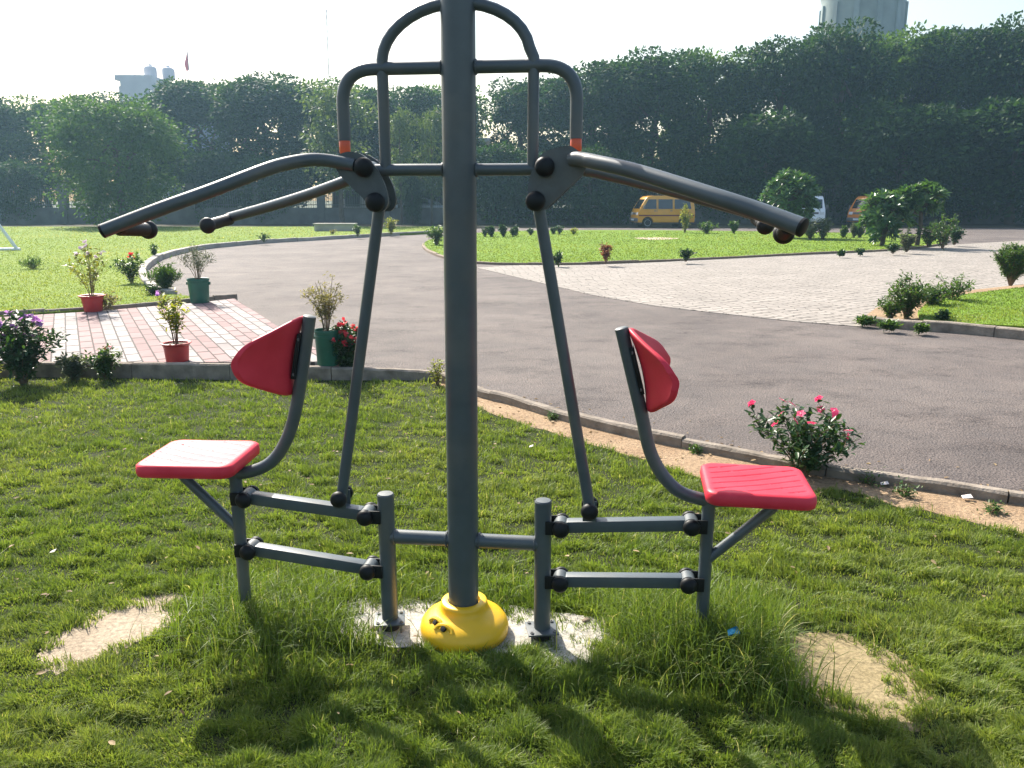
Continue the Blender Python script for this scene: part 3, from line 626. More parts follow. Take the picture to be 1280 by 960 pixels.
# lever plates: pairs front and back with big rounded bolt covers
def plate(out, v, name='lever_plate'):
    mb = MB(); P = [Vector((p[0], p[1])) for p in out]
    rp = cr([(p.x, p.y, 0) for p in P], 4, True)
    mb.prism([(p.x, p.y) for p in rp], lambda p, s: (p[0], v + (.005 if s else -.005), p[1])); return mb.build(name, M['steel_worn'], mach, smooth=30)
PL = [(-.408, 1.760), (-.403, 1.79), (-.36, 1.806), (-.311, 1.795), (-.268, 1.757), (-.236, 1.693), (-.228, 1.64), (-.248, 1.610), (-.287, 1.616), (-.318, 1.656), (-.384, 1.720)]
PR = [(.300, 1.80), (.372, 1.819), (.40, 1.812), (.438, 1.778), (.436, 1.742), (.37, 1.676), (.303, 1.616), (.268, 1.612), (.247, 1.64), (.252, 1.713), (.270, 1.757)]
for (out, bolts) in ((PL, [(-.305, 1.755), (-.270, 1.640)]), (PR, [(.304, 1.754), (.274, 1.644)])):
    for v in (-.052, .052):
        po = plate(out, v)
        for (u, z) in bolts:
            sg = -1 if v < 0 else 1
            q = Matrix.Rotation(R(90 * sg * -1), 3, 'X') if sg > 0 else Matrix.Rotation(R(90), 3, 'X')
            MB().lathe([(.031, .0), (.033, .006), (.032, .020), (.026, .030), (.015, .036), (.003, .0375)], (u, v + sg * .005, z), 24, q).build('bolt_cover', M['black'], po, smooth=60)
    for (u, z) in bolts:
        MB().tube([(u, -.048, z), (u, .048, z)], .024, 18).build('pivot_sleeve', ST, mach)
# pull-down arms
def grip(p0, p1, par):
    p0, p1 = Vector(p0), Vector(p1); d = (p1 - p0); n = 8; pts = []; rs = []
    for k in range(n * 2 + 1):
        t = k / (n * 2); pts.append(p0 + d * t * .92); rs.append(.0225 if k % 2 else .0170)
    mb = MB(); mb.tube(pts, rs, 18); mb.build('grip', M['rubber'], par, smooth=50)
    q = d.to_track_quat('Z', 'Y').to_matrix()
    MB().lathe([(.018, -.012), (.028, -.006), (.031, .002), (.030, .010), (.022, .017), (.004, .020)], p0 + d * .95, 24, q).build('grip_end', M['rubber'], par, smooth=60)
def arm(pts, r0, g0, g1, flare=1.0):
    c = cr(pts, 6); o = MB().tube(c, [r0 * (1 + (flare - 1) * i / (len(c) - 1)) for i in range(len(c))], 20).build('pull_arm', ST, mach, smooth=60)
    d = (c[-1] - c[-2]).normalized()
    MB().lathe([(r0 * flare * 1.02, -.004), (r0 * flare * 1.02, .003), (r0 * flare * .8, .006), (.002, .0065)], c[-1], 20, d.to_track_quat('Z', 'Y').to_matrix()).build('end_cap', M['black'], o)
    grip(g0, g1, o)
arm([(-.34, -.058, 1.762), (-.386, -.063, 1.771), (-.437, -.08, 1.778), (-.478, -.12, 1.777), (-.535, -.17, 1.763), (-.589, -.22, 1.741), (-.727, -.31, 1.677), (-.869, -.38, 1.619), (-1.023, -.44, 1.555)], .0215, (-.985, -.42, 1.562), (-1.008, -.21, 1.551))
arm([(-.33, .055, 1.735), (-.381, .057, 1.724), (-.436, .075, 1.706), (-.61, .17, 1.662), (-.816, .28, 1.617), (-1.01, .38, 1.578)], .0195, (-1.003, .375, 1.572), (-1.0, .17, 1.552))
arm([(.39, -.058, 1.777), (.410, -.075, 1.778), (.440, -.10, 1.772), (.471, -.13, 1.764), (.597, -.235, 1.731), (.804, -.40, 1.660), (.928, -.48, 1.616), (1.023, -.55, 1.578)], .0225, (.992, -.52, 1.575), (1.022, -.33, 1.553), 1.13)
arm([(.38, .055, 1.760), (.423, .06, 1.748), (.469, .085, 1.740), (.61, .17, 1.709), (.81, .28, 1.660), (.99, .36, 1.612), (1.08, .42, 1.585)], .0195, (1.068, .41, 1.580), (1.068, .2, 1.557))
# connecting rods
for (a, b) in (((-.272, 0, 1.640), (-.463, 0, .552)), ((.276, 0, 1.644), (.475, 0, .548))):
    ro = MB().tube([a, b], .0205, 18).build('connecting_rod', ST, mach)
    for sg in (-1, 1):
        q = Matrix.Rotation(R(90), 3, 'X') if sg < 0 else Matrix.Rotation(R(-90), 3, 'X')
        MB().lathe([(.030, .0), (.032, .006), (.030, .017), (.022, .026), (.003, .031)], (b[0], sg * .030, b[2]), 22, q).build('bolt_cover', M['black'], ro, smooth=60)
        MB().box((b[0], sg * .026, b[2] - .012), (.05, .007, .06)).build('clevis_plate', ST, ro, bevel=.003)
# parallel link arms: square tubes between post and seat post
def link_arm(a, b):
    a, b = Vector(a), Vector(b); d = (b - a); ang = math.atan2(d.z, d.x); rot = Matrix.Rotation(-ang, 3, 'Y')
    mb = MB(); mb.box((a + b) / 2, (d.length - .040, .045, .045), rot); o = mb.build('link_arm', ST, mach, bevel=.006)
    for p, sgn in ((a, -1), (b, 1)):
        MB().tube([p + Vector((0, -.027, 0)), p + Vector((0, .027, 0))], .029, 20).build('pivot_barrel', M['steel_worn'], o)
        for sg in (-1, 1):
            q = Matrix.Rotation(R(90), 3, 'X') if sg < 0 else Matrix.Rotation(R(-90), 3, 'X')
            MB().lathe([(.030, .0), (.0315, .005), (.030, .014), (.022, .023), (.003, .027)], p + Vector((0, sg * .034, 0)), 22, q).build('bolt_cover', M['black'], o, smooth=60)
            c = p + Vector((sgn * .026, sg * .031, .0)); MB().box(c, (.062, .006, .052)).build('bracket', M['black'], o, bevel=.002)
    return o
link_arm((-.838, 0, .532), (-.364, 0, .484)); link_arm((-.838, 0, .318), (-.364, 0, .262))
link_arm((.372, 0, .474), (.840, 0, .506)); link_arm((.372, 0, .257), (.840, 0, .280))
# seat side
def pad(sx, uc, zc, lean, sideways):
    ns, nt_ = 26, 10; vs = []; fs = []; W = .20
    def P(s, t, k):
        xf = min(1, abs(s)) ** 1.5; h = .150 * (1 - .62 * xf ** 1.35) * math.sqrt(max(0, 1 - xf ** 11)) * (1 + .02 * math.sin(t * 4))
        x = .004 + (.138 if sx < 0 else .100) * abs(s) ** 1.5 / (1 + .0 * t) + .020 * math.cos(t * 1.5) * (1 - .3 * abs(s)) + (.024 if k else 0)
        z = t * h * (1 - .10 * math.sin(xf * 3.14)) + .004 * xf; y = s * W
        e = (1 - abs(t) ** 8) if False else 1
        return Vector((uc + sx * (x + lean * -z * 1.0), y, zc + z))
    for k in (0, 1):
        for i in range(ns + 1):
            s = -1 + 2 * i / ns; s = math.sin(s * math.pi / 2) * .985
            for j in range(nt_ + 1):
                vs.append(P(s, -1 + 2 * j / nt_, k))
    A = (ns + 1) * (nt_ + 1); W1 = nt_ + 1
    for i in range(ns):
        for j in range(nt_):
            a = i * W1 + j; fs.append((a, a + 1, a + 1 + W1, a + W1)); fs.append((A + a, A + a + W1, A + a + 1 + W1, A + a + 1))
    for i in range(ns):
        for j in (0, nt_):
            a = i * W1 + j; fs.append((a, a + W1, A + a + W1, A + a))
    for j in range(nt_):
        for i in (0, ns):
            a = i * W1 + j; fs.append((a, a + 1, A + a + 1, A + a))
    mb = MB(); mb.add(vs, fs); o = mb.build('backrest', M['red'], mach, smooth=180)
    bv = o.modifiers.new('round', 'SUBSURF'); bv.levels = 2; bv.render_levels = 2
    return o
def seat(sx, uc, vc, zt_, wu, wv, yaw, tilt):
    """rounded plastic seat board with a fan of shallow grooves"""
    nx, ny = 72, 72; rad = .045; vs = []; fs = []
    def edge(a, b):
        # superellipse-like square to rounded rectangle mapping
        x, y = a * wu / 2, b * wv / 2; m_ = max(abs(a), abs(b))
        if m_ < 1e-6: return x, y
        hx, hy = wu / 2 * m_, wv / 2 * m_; r_ = rad * m_
        cx = math.copysign(min(abs(x), hx - r_), x); cy = math.copysign(min(abs(y), hy - r_), y)
        dx, dy = x - cx, y - cy; L_ = math.hypot(dx, dy)
        if abs(x) > hx - r_ and abs(y) > hy - r_ and L_ > 0: return cx + dx / L_ * r_ * max(abs(dx), abs(dy)) / r_, cy + dy / L_ * r_ * max(abs(dx), abs(dy)) / r_
        return x, y
    def groove(x, y):
        g = 0
        for k in range(7):
            # diagonal lines running from the rear outer edge, ending at short hooks
            o_ = -.17 + k * .055; L0 = (x * .80 + (y if sx > 0 else -y) * .0) ; dd = (y - (x * sx * .42) - o_)
            if -wv * .40 + .0 * k < y < wv * .42 and abs(x) < wu * .42: g = max(g, 1.5 * math.exp(-(dd / .0028) ** 2))
        return g
    for j in range(ny + 1):
        for i in range(nx + 1):
            a, b = -1 + 2 * i / nx, -1 + 2 * j / ny; x, y = edge(a, b); m_ = max(abs(a), abs(b))
            z = -.009 * max(0, (m_ - .90) / .10) ** 2.2 - .003 * groove(x, y) - .005 * math.exp(-((x / .12) ** 2 + (y / .11) ** 2))
            vs.append((x, y, z))
    def idx(i, j): return j * (nx + 1) + i
    for j in range(ny):
        for i in range(nx): fs.append((idx(i, j), idx(i + 1, j), idx(i + 1, j + 1), idx(i, j + 1)))
    ring = [idx(i, 0) for i in range(nx)] + [idx(nx, j) for j in range(ny)] + [idx(i, ny) for i in range(nx, 0, -1)] + [idx(0, j) for j in range(ny, 0, -1)]
    prev = ring
    for (dz, sc) in ((-.030, 1.012), (-.046, .998), (-.050, .97)):
        cur = []
        for r_ in ring: v = vs[r_]; cur.append(len(vs)); vs.append((v[0] * sc, v[1] * sc, dz))
        for k in range(len(ring)): fs.append((prev[k], cur[k], cur[(k + 1) % len(ring)], prev[(k + 1) % len(ring)]))
        prev = cur
    fs.append(tuple(prev))
    rot = Matrix.Rotation(yaw, 3, 'Z') @ Matrix.Rotation(tilt, 3, 'Y')
    vs = [rot @ Vector(v) + Vector((uc, vc, zt_)) for v in vs]
    return MB().add(vs, fs).build('seat', M['red'], mach, smooth=60)
for sx, tube_, post, zp, brace in (
    (-1, [(-.549, 0, 1.235), (-.614, 0, .923), (-.665, 0, .772), (-.74, 0, .672), (-.85, 0, .628), (-.95, 0, .628), (-1.10, 0, .630)], -.882, (.10, .625), ((-.884, 0, .395), (-1.10, 0, .610))),
    (1, [(.570, 0, 1.213), (.644, 0, .932), (.692, 0, .756), (.775, 0, .640), (.88, 0, .600), (.98, 0, .600), (1.12, 0, .602)], .900, (.10, .60), ((.902, 0, .365), (1.13, 0, .585)))):
    MB().tube(cr(tube_, 7), .0235, 18).build('seat_tube', ST, mach, smooth=60)
    MB().tube([(post, 0, zp[0]), (post, 0, zp[1])], .0235, 18).build('seat_post', ST, mach)
    MB().tube(brace, .019, 16).build('brace', ST, mach)
    top = tube_[0]; d = (Vector(tube_[1]) - Vector(top)).normalized()
    MB().lathe([(.0237, -.003), (.0237, .002), (.019, .005), (.002, .0055)], Vector(top), 18, (-d).to_track_quat('Z', 'Y').to_matrix()).build('tube_cap', M['steel_worn'], mach)
    slope = (tube_[1][0] - top[0]) / (tube_[1][2] - top[2])     # du/dz of the tube
    zc = 1.092 if sx < 0 else 1.070; uc = top[0] + slope * (zc - top[2])
    po = pad(sx, uc + sx * .012, zc, -slope * sx, 0)
    mb = MB(); ang = math.atan2(slope, 1)
    mb.box((uc + sx * .020, 0, zc), (.016, .062, .17), Matrix.Rotation(ang, 3, 'Y')); br = mb.build('mounting_plate', M['black'], mach, bevel=.002)
    for (dy, dz) in ((-.032, .065), (-.032, -.065), (.032, .065), (.032, -.065)):
        q = Matrix.Rotation(R(90) * sx, 3, 'Y'); c = Vector((uc + slope * dz + sx * .020, dy, zc + dz))
        MB().lathe([(.006, -.004), (.006, .0), (.003, .003)], c, 10, q).build('screw', M['bolt'], br)
    MB().box((tube_[-2][0] - sx * .0 + sx * .05, 0, tube_[-1][2] + .022), (.20, .16, .006)).build('seat_bracket', M['black'], mach)
seat(-1, -1.015, -.005, .708, .365, .335, R(4), R(0))
seat(1, 1.062, .02, .680, .365, .335, R(-2), R(0))

# ------------------------------------------------------------------ foliage makers
def kites(name, P, D, N_, ln, wd, m, parent=None, fold=.0):
    """leaf shaped faces: centre base P, direction D, normal N_"""
    P = np.asarray(P, dtype=float); n = len(P)
    D = D / np.linalg.norm(D, axis=1)[:, None]; S = np.cross(D, N_); S /= (np.linalg.norm(S, axis=1)[:, None] + 1e-9); U = np.cross(S, D)
    ln = np.broadcast_to(ln, n)[:, None]; wd = np.broadcast_to(wd, n)[:, None]
    V = np.zeros((n, 6, 3), np.float32)
    V[:, 0] = P; V[:, 1] = P + D * ln * .35 + S * wd * .5 - U * 0 + U * fold * wd; V[:, 2] = P + D * ln * .72 + S * wd * .38 - U * ln * .05 + U * fold * wd
    V[:, 3] = P + D * ln - U * ln * .14; V[:, 4] = P + D * ln * .72 - S * wd * .38 - U * ln * .05 + U * fold * wd; V[:, 5] = P + D * ln * .35 - S * wd * .5 + U * fold * wd
    me = bpy.data.meshes.new(name); me.vertices.add(n * 6); me.vertices.foreach_set('co', V.reshape(-1))
    b = (np.arange(n) * 6)[:, None]; idx = np.concatenate([b + np.array([[0, 1, 2, 3]]), b + np.array([[0, 3, 4, 5]])], 1).reshape(-1).astype(np.int32)
    me.loops.add(n * 8); me.loops.foreach_set('vertex_index', idx); me.polygons.add(n * 2); me.polygons.foreach_set('loop_start', (np.arange(n * 2) * 4).astype(np.int32))
    me.update(calc_edges=True); me.materials.append(m); o = link(bpy.data.objects.new(name, me))
    if parent: o.parent = parent
    return o
def rdir(r, n, up=0):
    v = r.normal(0, 1, (n, 3)); v[:, 2] += up; return v / np.linalg.norm(v, axis=1)[:, None]
def crown_mesh(seed, rx, z0, z1, ncl, nl, leaf, m, full=False, name='crown'):
    r = np.random.default_rng(seed); cz = (z0 + z1) / 2; rz = (z1 - z0) / 2; C = []
    lob = [(r.uniform(0, 6.28), r.uniform(-.6, .8), r.uniform(.15, .38)) for _ in range(7)]
    while len(C) < ncl:
        d = rdir(r, 1, .15)[0]; rad = r.uniform(.25, 1) ** .45
        b = 1
        for (a, e, k) in lob:
            dd = np.array([math.cos(a) * math.cos(e), math.sin(a) * math.cos(e), math.sin(e)]); b += k * max(0, float(d @ dd)) ** 6 - .10
        b = max(.62, b); d = np.sign(d) * np.abs(d) ** .72; d = d / max(1e-6, np.abs(d).max()) * (.55 + .45 * np.abs(d).max()) if full else d
        C.append(((d[0] * rx * rad * b, d[1] * rx * rad * b, cz + d[2] * rz * rad * (1 if d[2] < 0 else b)), r.uniform(.35, 1.25) * rx * .32))
    Ps, Ds, Ns = [], [], []
    for (c, cr_) in C:
        k = int(nl * r.uniform(.6, 1.4)); d = rdir(r, k, .25); rad = r.uniform(.3, 1, k) ** .5
        P = np.array(c) + d * (rad * cr_)[:, None] * np.array([1, 1, .7]); Ps.append(P); Ds.append(d + rdir(r, k) * .7 - np.array([0, 0, .3])); Ns.append(d * .6 + rdir(r, k, .8))
    P = np.concatenate(Ps); n = len(P); ln = leaf * r.uniform(.6, 1.3, n)
    o = kites(name, P, np.concatenate(Ds), np.concatenate(Ns), ln, ln * .55, m)
    return o, [c for c, _ in C]
def trunk_mesh(seed, h0, C, r0, nb=9, m=None):
    rr = random.Random(seed); mb = MB(); lx, ly = rr.uniform(-.25, .25), rr.uniform(-.2, .2)
    pts = [Vector((lx * t * t * h0 * .3 + .05 * math.sin(t * 5 + seed), ly * t * h0 * .2, t * h0)) for t in [k / 7 for k in range(8)]]
    mb.tube(pts, [r0 * (1.25 - .8 * k / 7) if k else r0 * 1.6 for k in range(8)], 9)
    for c in rr.sample(C, min(nb, len(C))):
        k = rr.randint(2, 6); a = pts[k]; b = Vector(c); mid = a.lerp(b, .5) + Vector((rr.uniform(-.2, .2), rr.uniform(-.2, .2), (b - a).length * .1))
        mb.tube([a, a.lerp(mid, .5), mid, mid.lerp(b, .6), b], [r0 * .42, r0 * .36, r0 * .25, r0 * .16, r0 * .06], 6)
    return mb.build('trunk', m or M['bark'], smooth=60)
KIND = {}
def tree_kind(key, seed, rx, z0, z1, ncl, nl, leaf, m, r0, full=False):
    c, C = crown_mesh(seed, rx, z0, z1, ncl, nl, leaf, m, full); t = trunk_mesh(seed, z1 * .72, C, r0)
    KIND[key] = (c, t, False)
tree_kind('broad1', 1, 4.2, 1.2, 12, 95, 330, .22, M['leaf_dark'], .20)
tree_kind('broad2', 2, 4.4, 1.0, 12, 95, 340, .22, M['leaf_dark'], .22)
tree_kind('broad3', 3, 4.1, 1.4, 12, 90, 330, .22, M['leaf_mid'], .20)
tree_kind('bushy', 4, 4.4, .5, 8, 150, 190, .18, M['leaf_big'], .18)
tree_kind('sparse', 5, 2.6, 2.0, 9, 75, 70, .22, M['leaf_sparse'], .12)
tree_kind('low', 6, 2.4, .15, 5.2, 110, 130, .18, M['leaf_dark'], .11)
used = set()
def tree(kind, px, Y, top, label, group, wide=1.0, rz=0, name='tree'):
    """px: photo column of the trunk, Y: real distance, top: height in metres"""
    X = (px - 640) / 1000 * (Y * tc + .3); c, t, _ = KIND[kind]; b = empty(name, (X, Y, RZ - .02), rz)
    tag(b, label, 'tree', group)
    for o in (t, c):
        o2 = o if kind not in used else link(o.copy()); o2.parent = b
    used.add(kind)
    h0 = {'bushy': 8, 'sparse': 9, 'low': 5.2}.get(kind, 12); s = top / h0; b.scale = (s * wide, s * wide, s)
    return b
G_ = 'trees in the dense row behind the drive'
def hh(y, Y): return HC + Y * math.tan(math.atan((480 - y) / 1000) - PITCH)   # real height of a tree whose top shows there
row = [ # kind, px, Y, photo y of top, width factor, label
 ('broad2', -120, 58, 108, 1.1, 'hazy dark tree outside the left edge whose branches reach the corner'),
 ('broad1', -30, 60, 112, 1.1, 'hazy blue-green tree at the far left edge above the lawn'),
 ('broad3', 62, 61, 118, 1.0, 'hazy tree between the left edge and the big light green tree'),
 ('broad2', 150, 66, 118, 1.1, 'tall hazy tree standing directly behind the big light green tree'),
 ('broad1', 262, 62, 96, 1.1, 'dark hazy tree just right of the rooftop with water tanks'),
 ('broad2', 345, 60, 92, 1.1, 'dark hazy tree above the black ribbed grip of the left pull arm'),
 ('broad3', 420, 64, 96, 1.0, 'hazy dark tree behind the sparse light tree and under the thin mast'),
 ('broad1', 500, 60, 104, 1.0, 'green tree seen through the left lower window of the arch frame'),
 ('broad3', 560, 62, 100, .9, 'tree mostly hidden behind the thick central pole'),
 ('broad2', 655, 60, 96, .82, 'dark tree seen through the arch frame right of the central pole'),
 ('broad1', 735, 58, 76, .95, 'dark tree rising behind the right shoulder bend of the frame'),
 ('broad2', 808, 58, 62, .95, 'dark tree standing behind the yellow van'),
 ('broad3', 880, 60, 55, .95, 'broad tree with lighter green top between the yellow van and the plumeria ball'),
 ('broad1', 958, 58, 48, .9, 'very dark tree above the round plumeria bush'),
 ('broad2', 1030, 58, 28, .85, 'tall dark tree in front of the left side of the concrete tower'),
 ('broad3', 1105, 60, 30, .9, 'tall tree with lit green top in front of the concrete tower'),
 ('broad1', 1178, 58, 32, .9, 'tall dark tree right of the tower in front of the grey flat roof'),
 ('broad2', 1250, 56, 20, .9, 'tallest dark tree near the right edge of the photo'),
 ('broad1', 1335, 55, 14, .95, 'dark tree cut off by the right edge of the photo'),
]
for i, (k, px, Y, ty, wf, lab) in enumerate(row):
    tree(k, px, Y, hh(ty, Y) * 1.14, lab, G_, wf * (1.25 if ty > 60 else 1.05), i * 1.7)
tree('bushy', 156, 47, hh(124, 47) * 1.13, 'large round light green tree standing alone on the left lawn', 'trees on the left lawn', 1.05, .4)
tree('sparse', 428, 51, hh(92, 51) * 1.1, 'thin light green tree with sparse crown left of the frame', 'slender trees in front of the wall', 1.0, 1.0)
low = [(30, 54, 190, 'low dark tree at the left edge in front of the boundary wall'), (270, 55, 175, 'low dark tree right of the big light tree under the left arm'), (340, 54, 180, 'low dark tree filling the gap behind the black grip'),
       (516, 52.5, 205, 'short leafy sapling in front of the parked white car behind the fence'), (620, 52.5, 165, 'low round dark tree just right of the central pole'), (668, 52, 175, 'low round dark tree between the pole and the right lever plate'),
       (735, 51.5, 170, 'dark forked tree in front of the fence right of the lever plate'), (772, 53, 178, 'low dark tree just left of the yellow van'),
       (895, 54, 185, 'low dark tree behind the rear of the yellow van'), (950, 54, 120, 'low dark tree left of and behind the round plumeria bush'), (1050, 54, 175, 'low dark tree between the white van and the orange van'),
       (1120, 53, 105, 'low dark tree behind the two-clump plumeria'), (1190, 53, 165, 'low dark tree behind the shrubs at the island tip'), (1262, 52, 95, 'low dark tree beside the right edge above the road')]
for i, (px, Y, ty, lab) in enumerate(low):
    if px == 516: tree('low', px, Y, hh(ty, Y), lab, 'slender trees in front of the wall', .45, i)
    else: tree('low', px, Y, hh(ty, Y), lab, 'low trees under the tall row', 1.0 if px < 800 else 1.15, i * 2.1)
# bare forked trunks visible against the bright gap
for (px, Y, lab, sd_) in ((502, 52, 'bare slender trunk left of the sapling behind the machine', 61), (540, 52, 'forked bare trunk beside the central pole against the pale building', 62)):
    tree('sparse', px, Y, hh(112, Y), lab, 'slender trees in front of the wall', .55, sd_)

# ------------------------------------------------------------------ boundary wall with railings
def X_at(px, Y): return (px - 640) / 1000 * (Y * tc + .3)
wall = empty('boundary_wall', (0, 53.5, 0)); tag(wall, 'long low weathered wall with iron railings and pillars under the trees', 'wall')
mb = MB(); mb.box((0, 0, .55), (86, .25, 1.0)); mb.box((0, 0, 1.08), (86, .32, .07)); mb.build('wall_base', M['wallpaint'], wall, bevel=.01)
for i, xx in enumerate(np.arange(-42, 43, 4.2)):
    p = MB(); p.box((xx + .15, -.02, 1.3), (.48, .42, 2.5)); p.box((xx + .15, -.02, 2.60), (.60, .54, .1)); p.build('pillar', M['wallpaint'], wall, bevel=.01)
    if xx < 42:
        rl_ = MB(); rl_.box((xx + 2.25, 0, 1.30), (3.72, .03, .05)); rl_.box((xx + 2.25, 0, 2.25), (3.72, .03, .05))
        for k in range(24): rl_.box((xx + .5 + k * .152, 0, 1.78), (.022, .022, 1.34))
        rl_.build('railing', M['iron'], wall, smooth=0)

# ------------------------------------------------------------------ far buildings
def bx(name, parent, m, c, d, bevel=.03): mb = MB(); mb.box(c, d); return mb.build(name, m, parent, smooth=0, bevel=bevel)
b1 = empty('rooftop_building', (-41.2, 100, -.7), R(0)); tag(b1, 'pale block with dark side wall and two rooftop water tanks above the left trees', 'building')
bx('front_wing', b1, M['bwhite'], (-1.9, 0, 8.0), (3.6, 6, 16.4)); bx('low_wing', b1, M['bwhite'], (-3.9, 1.0, 7.7), (1.4, 5, 15.0))
bx('side_wing', b1, M['bdark'], (1.9, 5, 7.6), (3.9, 12, 16.0)); bx('parapet', b1, M['bwhite'], (-3.0, -.5, 16.0), (3.0, 4, .6))
for (x_, y_) in ((-1.35, 0), (.35, 1)):
    t = MB().lathe([(.72, 16.2), (.72, 17.3), (.6, 17.5), (.25, 17.65), (.2, 17.8)], (x_, y_, 0), 20).build('water_tank', M['bwhite'], b1)
MB().tube([(-3.2, 0, 16), (-3.2, 0, 18.6)], .05, 6).build('mast', M['bgrey'], b1)
fp = MB(); fp.tube([(3.2, 0, 15), (3.2, 0, 19.3)], .05, 6); fo = fp.build('flag_pole', M['bgrey'], b1)
fv = []; n_ = 8
for i in range(n_ + 1):
    for j in range(2): fv.append((3.2 - .05 - (.10 + .28 * math.sin(i / n_ * 2.6)) * j, .08 * math.sin(i * 1.1) * j, 19.2 - 2.0 * i / n_ - .3 * j))
MB().add(fv, [(2 * i, 2 * i + 1, 2 * i + 3, 2 * i + 2) for i in range(n_)]).build('flag', M['flag'], fo)
tw = empty('concrete_tower', (38.6, 95, 0)); tag(tw, 'huge round concrete water tower rising above the right trees', 'tower')
MB().lathe([(4.5, 0), (4.3, 22.6), (4.7, 24.0), (6.8, 27.0), (6.8, 29)], (0, 0, 0), 40).build('shaft', M['tower'], tw, smooth=40)
for k in range(12):
    a = 2 * math.pi * k / 12; MB().box((4.36 * math.cos(a), 4.36 * math.sin(a), 11.2), (.3, .5, 22.2), Matrix.Rotation(a, 3, 'Z')).build('rib', M['tower'], tw, smooth=0)
b2 = empty('grey_building', (50.0, 92, -3.6)); tag(b2, 'long grey flat-roofed building barely showing over the right trees', 'building')
bx('body', b2, M['bgrey'], (2, 0, 10.7), (18, 10, 21.2)); bx('roof_slab', b2, M['bgrey'], (2, -.3, 21.6), (18.8, 11.5, .5))
b3 = empty('white_building', (-8.6, 74, 0)); tag(b3, 'pale two-storey building glimpsed through the gap left of the central pole', 'building')
bx('body', b3, M['bwhite'], (0, 0, 3.2), (13, 8, 6.4)); bx('roof_slab', b3, M['bwhite'], (0, -.2, 6.5), (13.6, 9, .25))
for k in range(5):
    for z in (1.7, 4.6):
        wo = bx('window', b3, M['glass'], (-5 + k * 2.5, -4.0, z), (1.3, .12, 1.3), .01); bx('sill', wo, M['bwhite'], (-5 + k * 2.5, -4.12, z - .72), (1.5, .2, .1), .01)
bx('pillar', b3, M['bgrey'], (-1.4, -4.2, 3.2), (.5, .4, 6.3)); bx('pillar', b3, M['bgrey'], (1.2, -4.2, 3.2), (.5, .4, 6.3))
mt = MB(); mx_ = (421 - 640) / 1000 * 108
for a in range(3): mt.tube([(mx_ + .35 * math.cos(a * 2.09), 110 + .35 * math.sin(a * 2.09), 0), (mx_ + .08 * math.cos(a * 2.09), 110 + .08 * math.sin(a * 2.09), 25.2)], .035, 5)
for k in range(30):
    z = k * .85; q = 1 - z / 32; mt.tube([(mx_ + .35 * q, 110, z), (mx_ - .17 * q, 110 + .3 * q, z + .8), (mx_ - .17 * q, 110 - .3 * q, z + .4), (mx_ + .35 * q, 110, z + .85)], .02, 4)
tag(mt.build('radio_mast', M['bgrey'], None, smooth=0), 'thin lattice mast fading into the bright sky', 'mast')

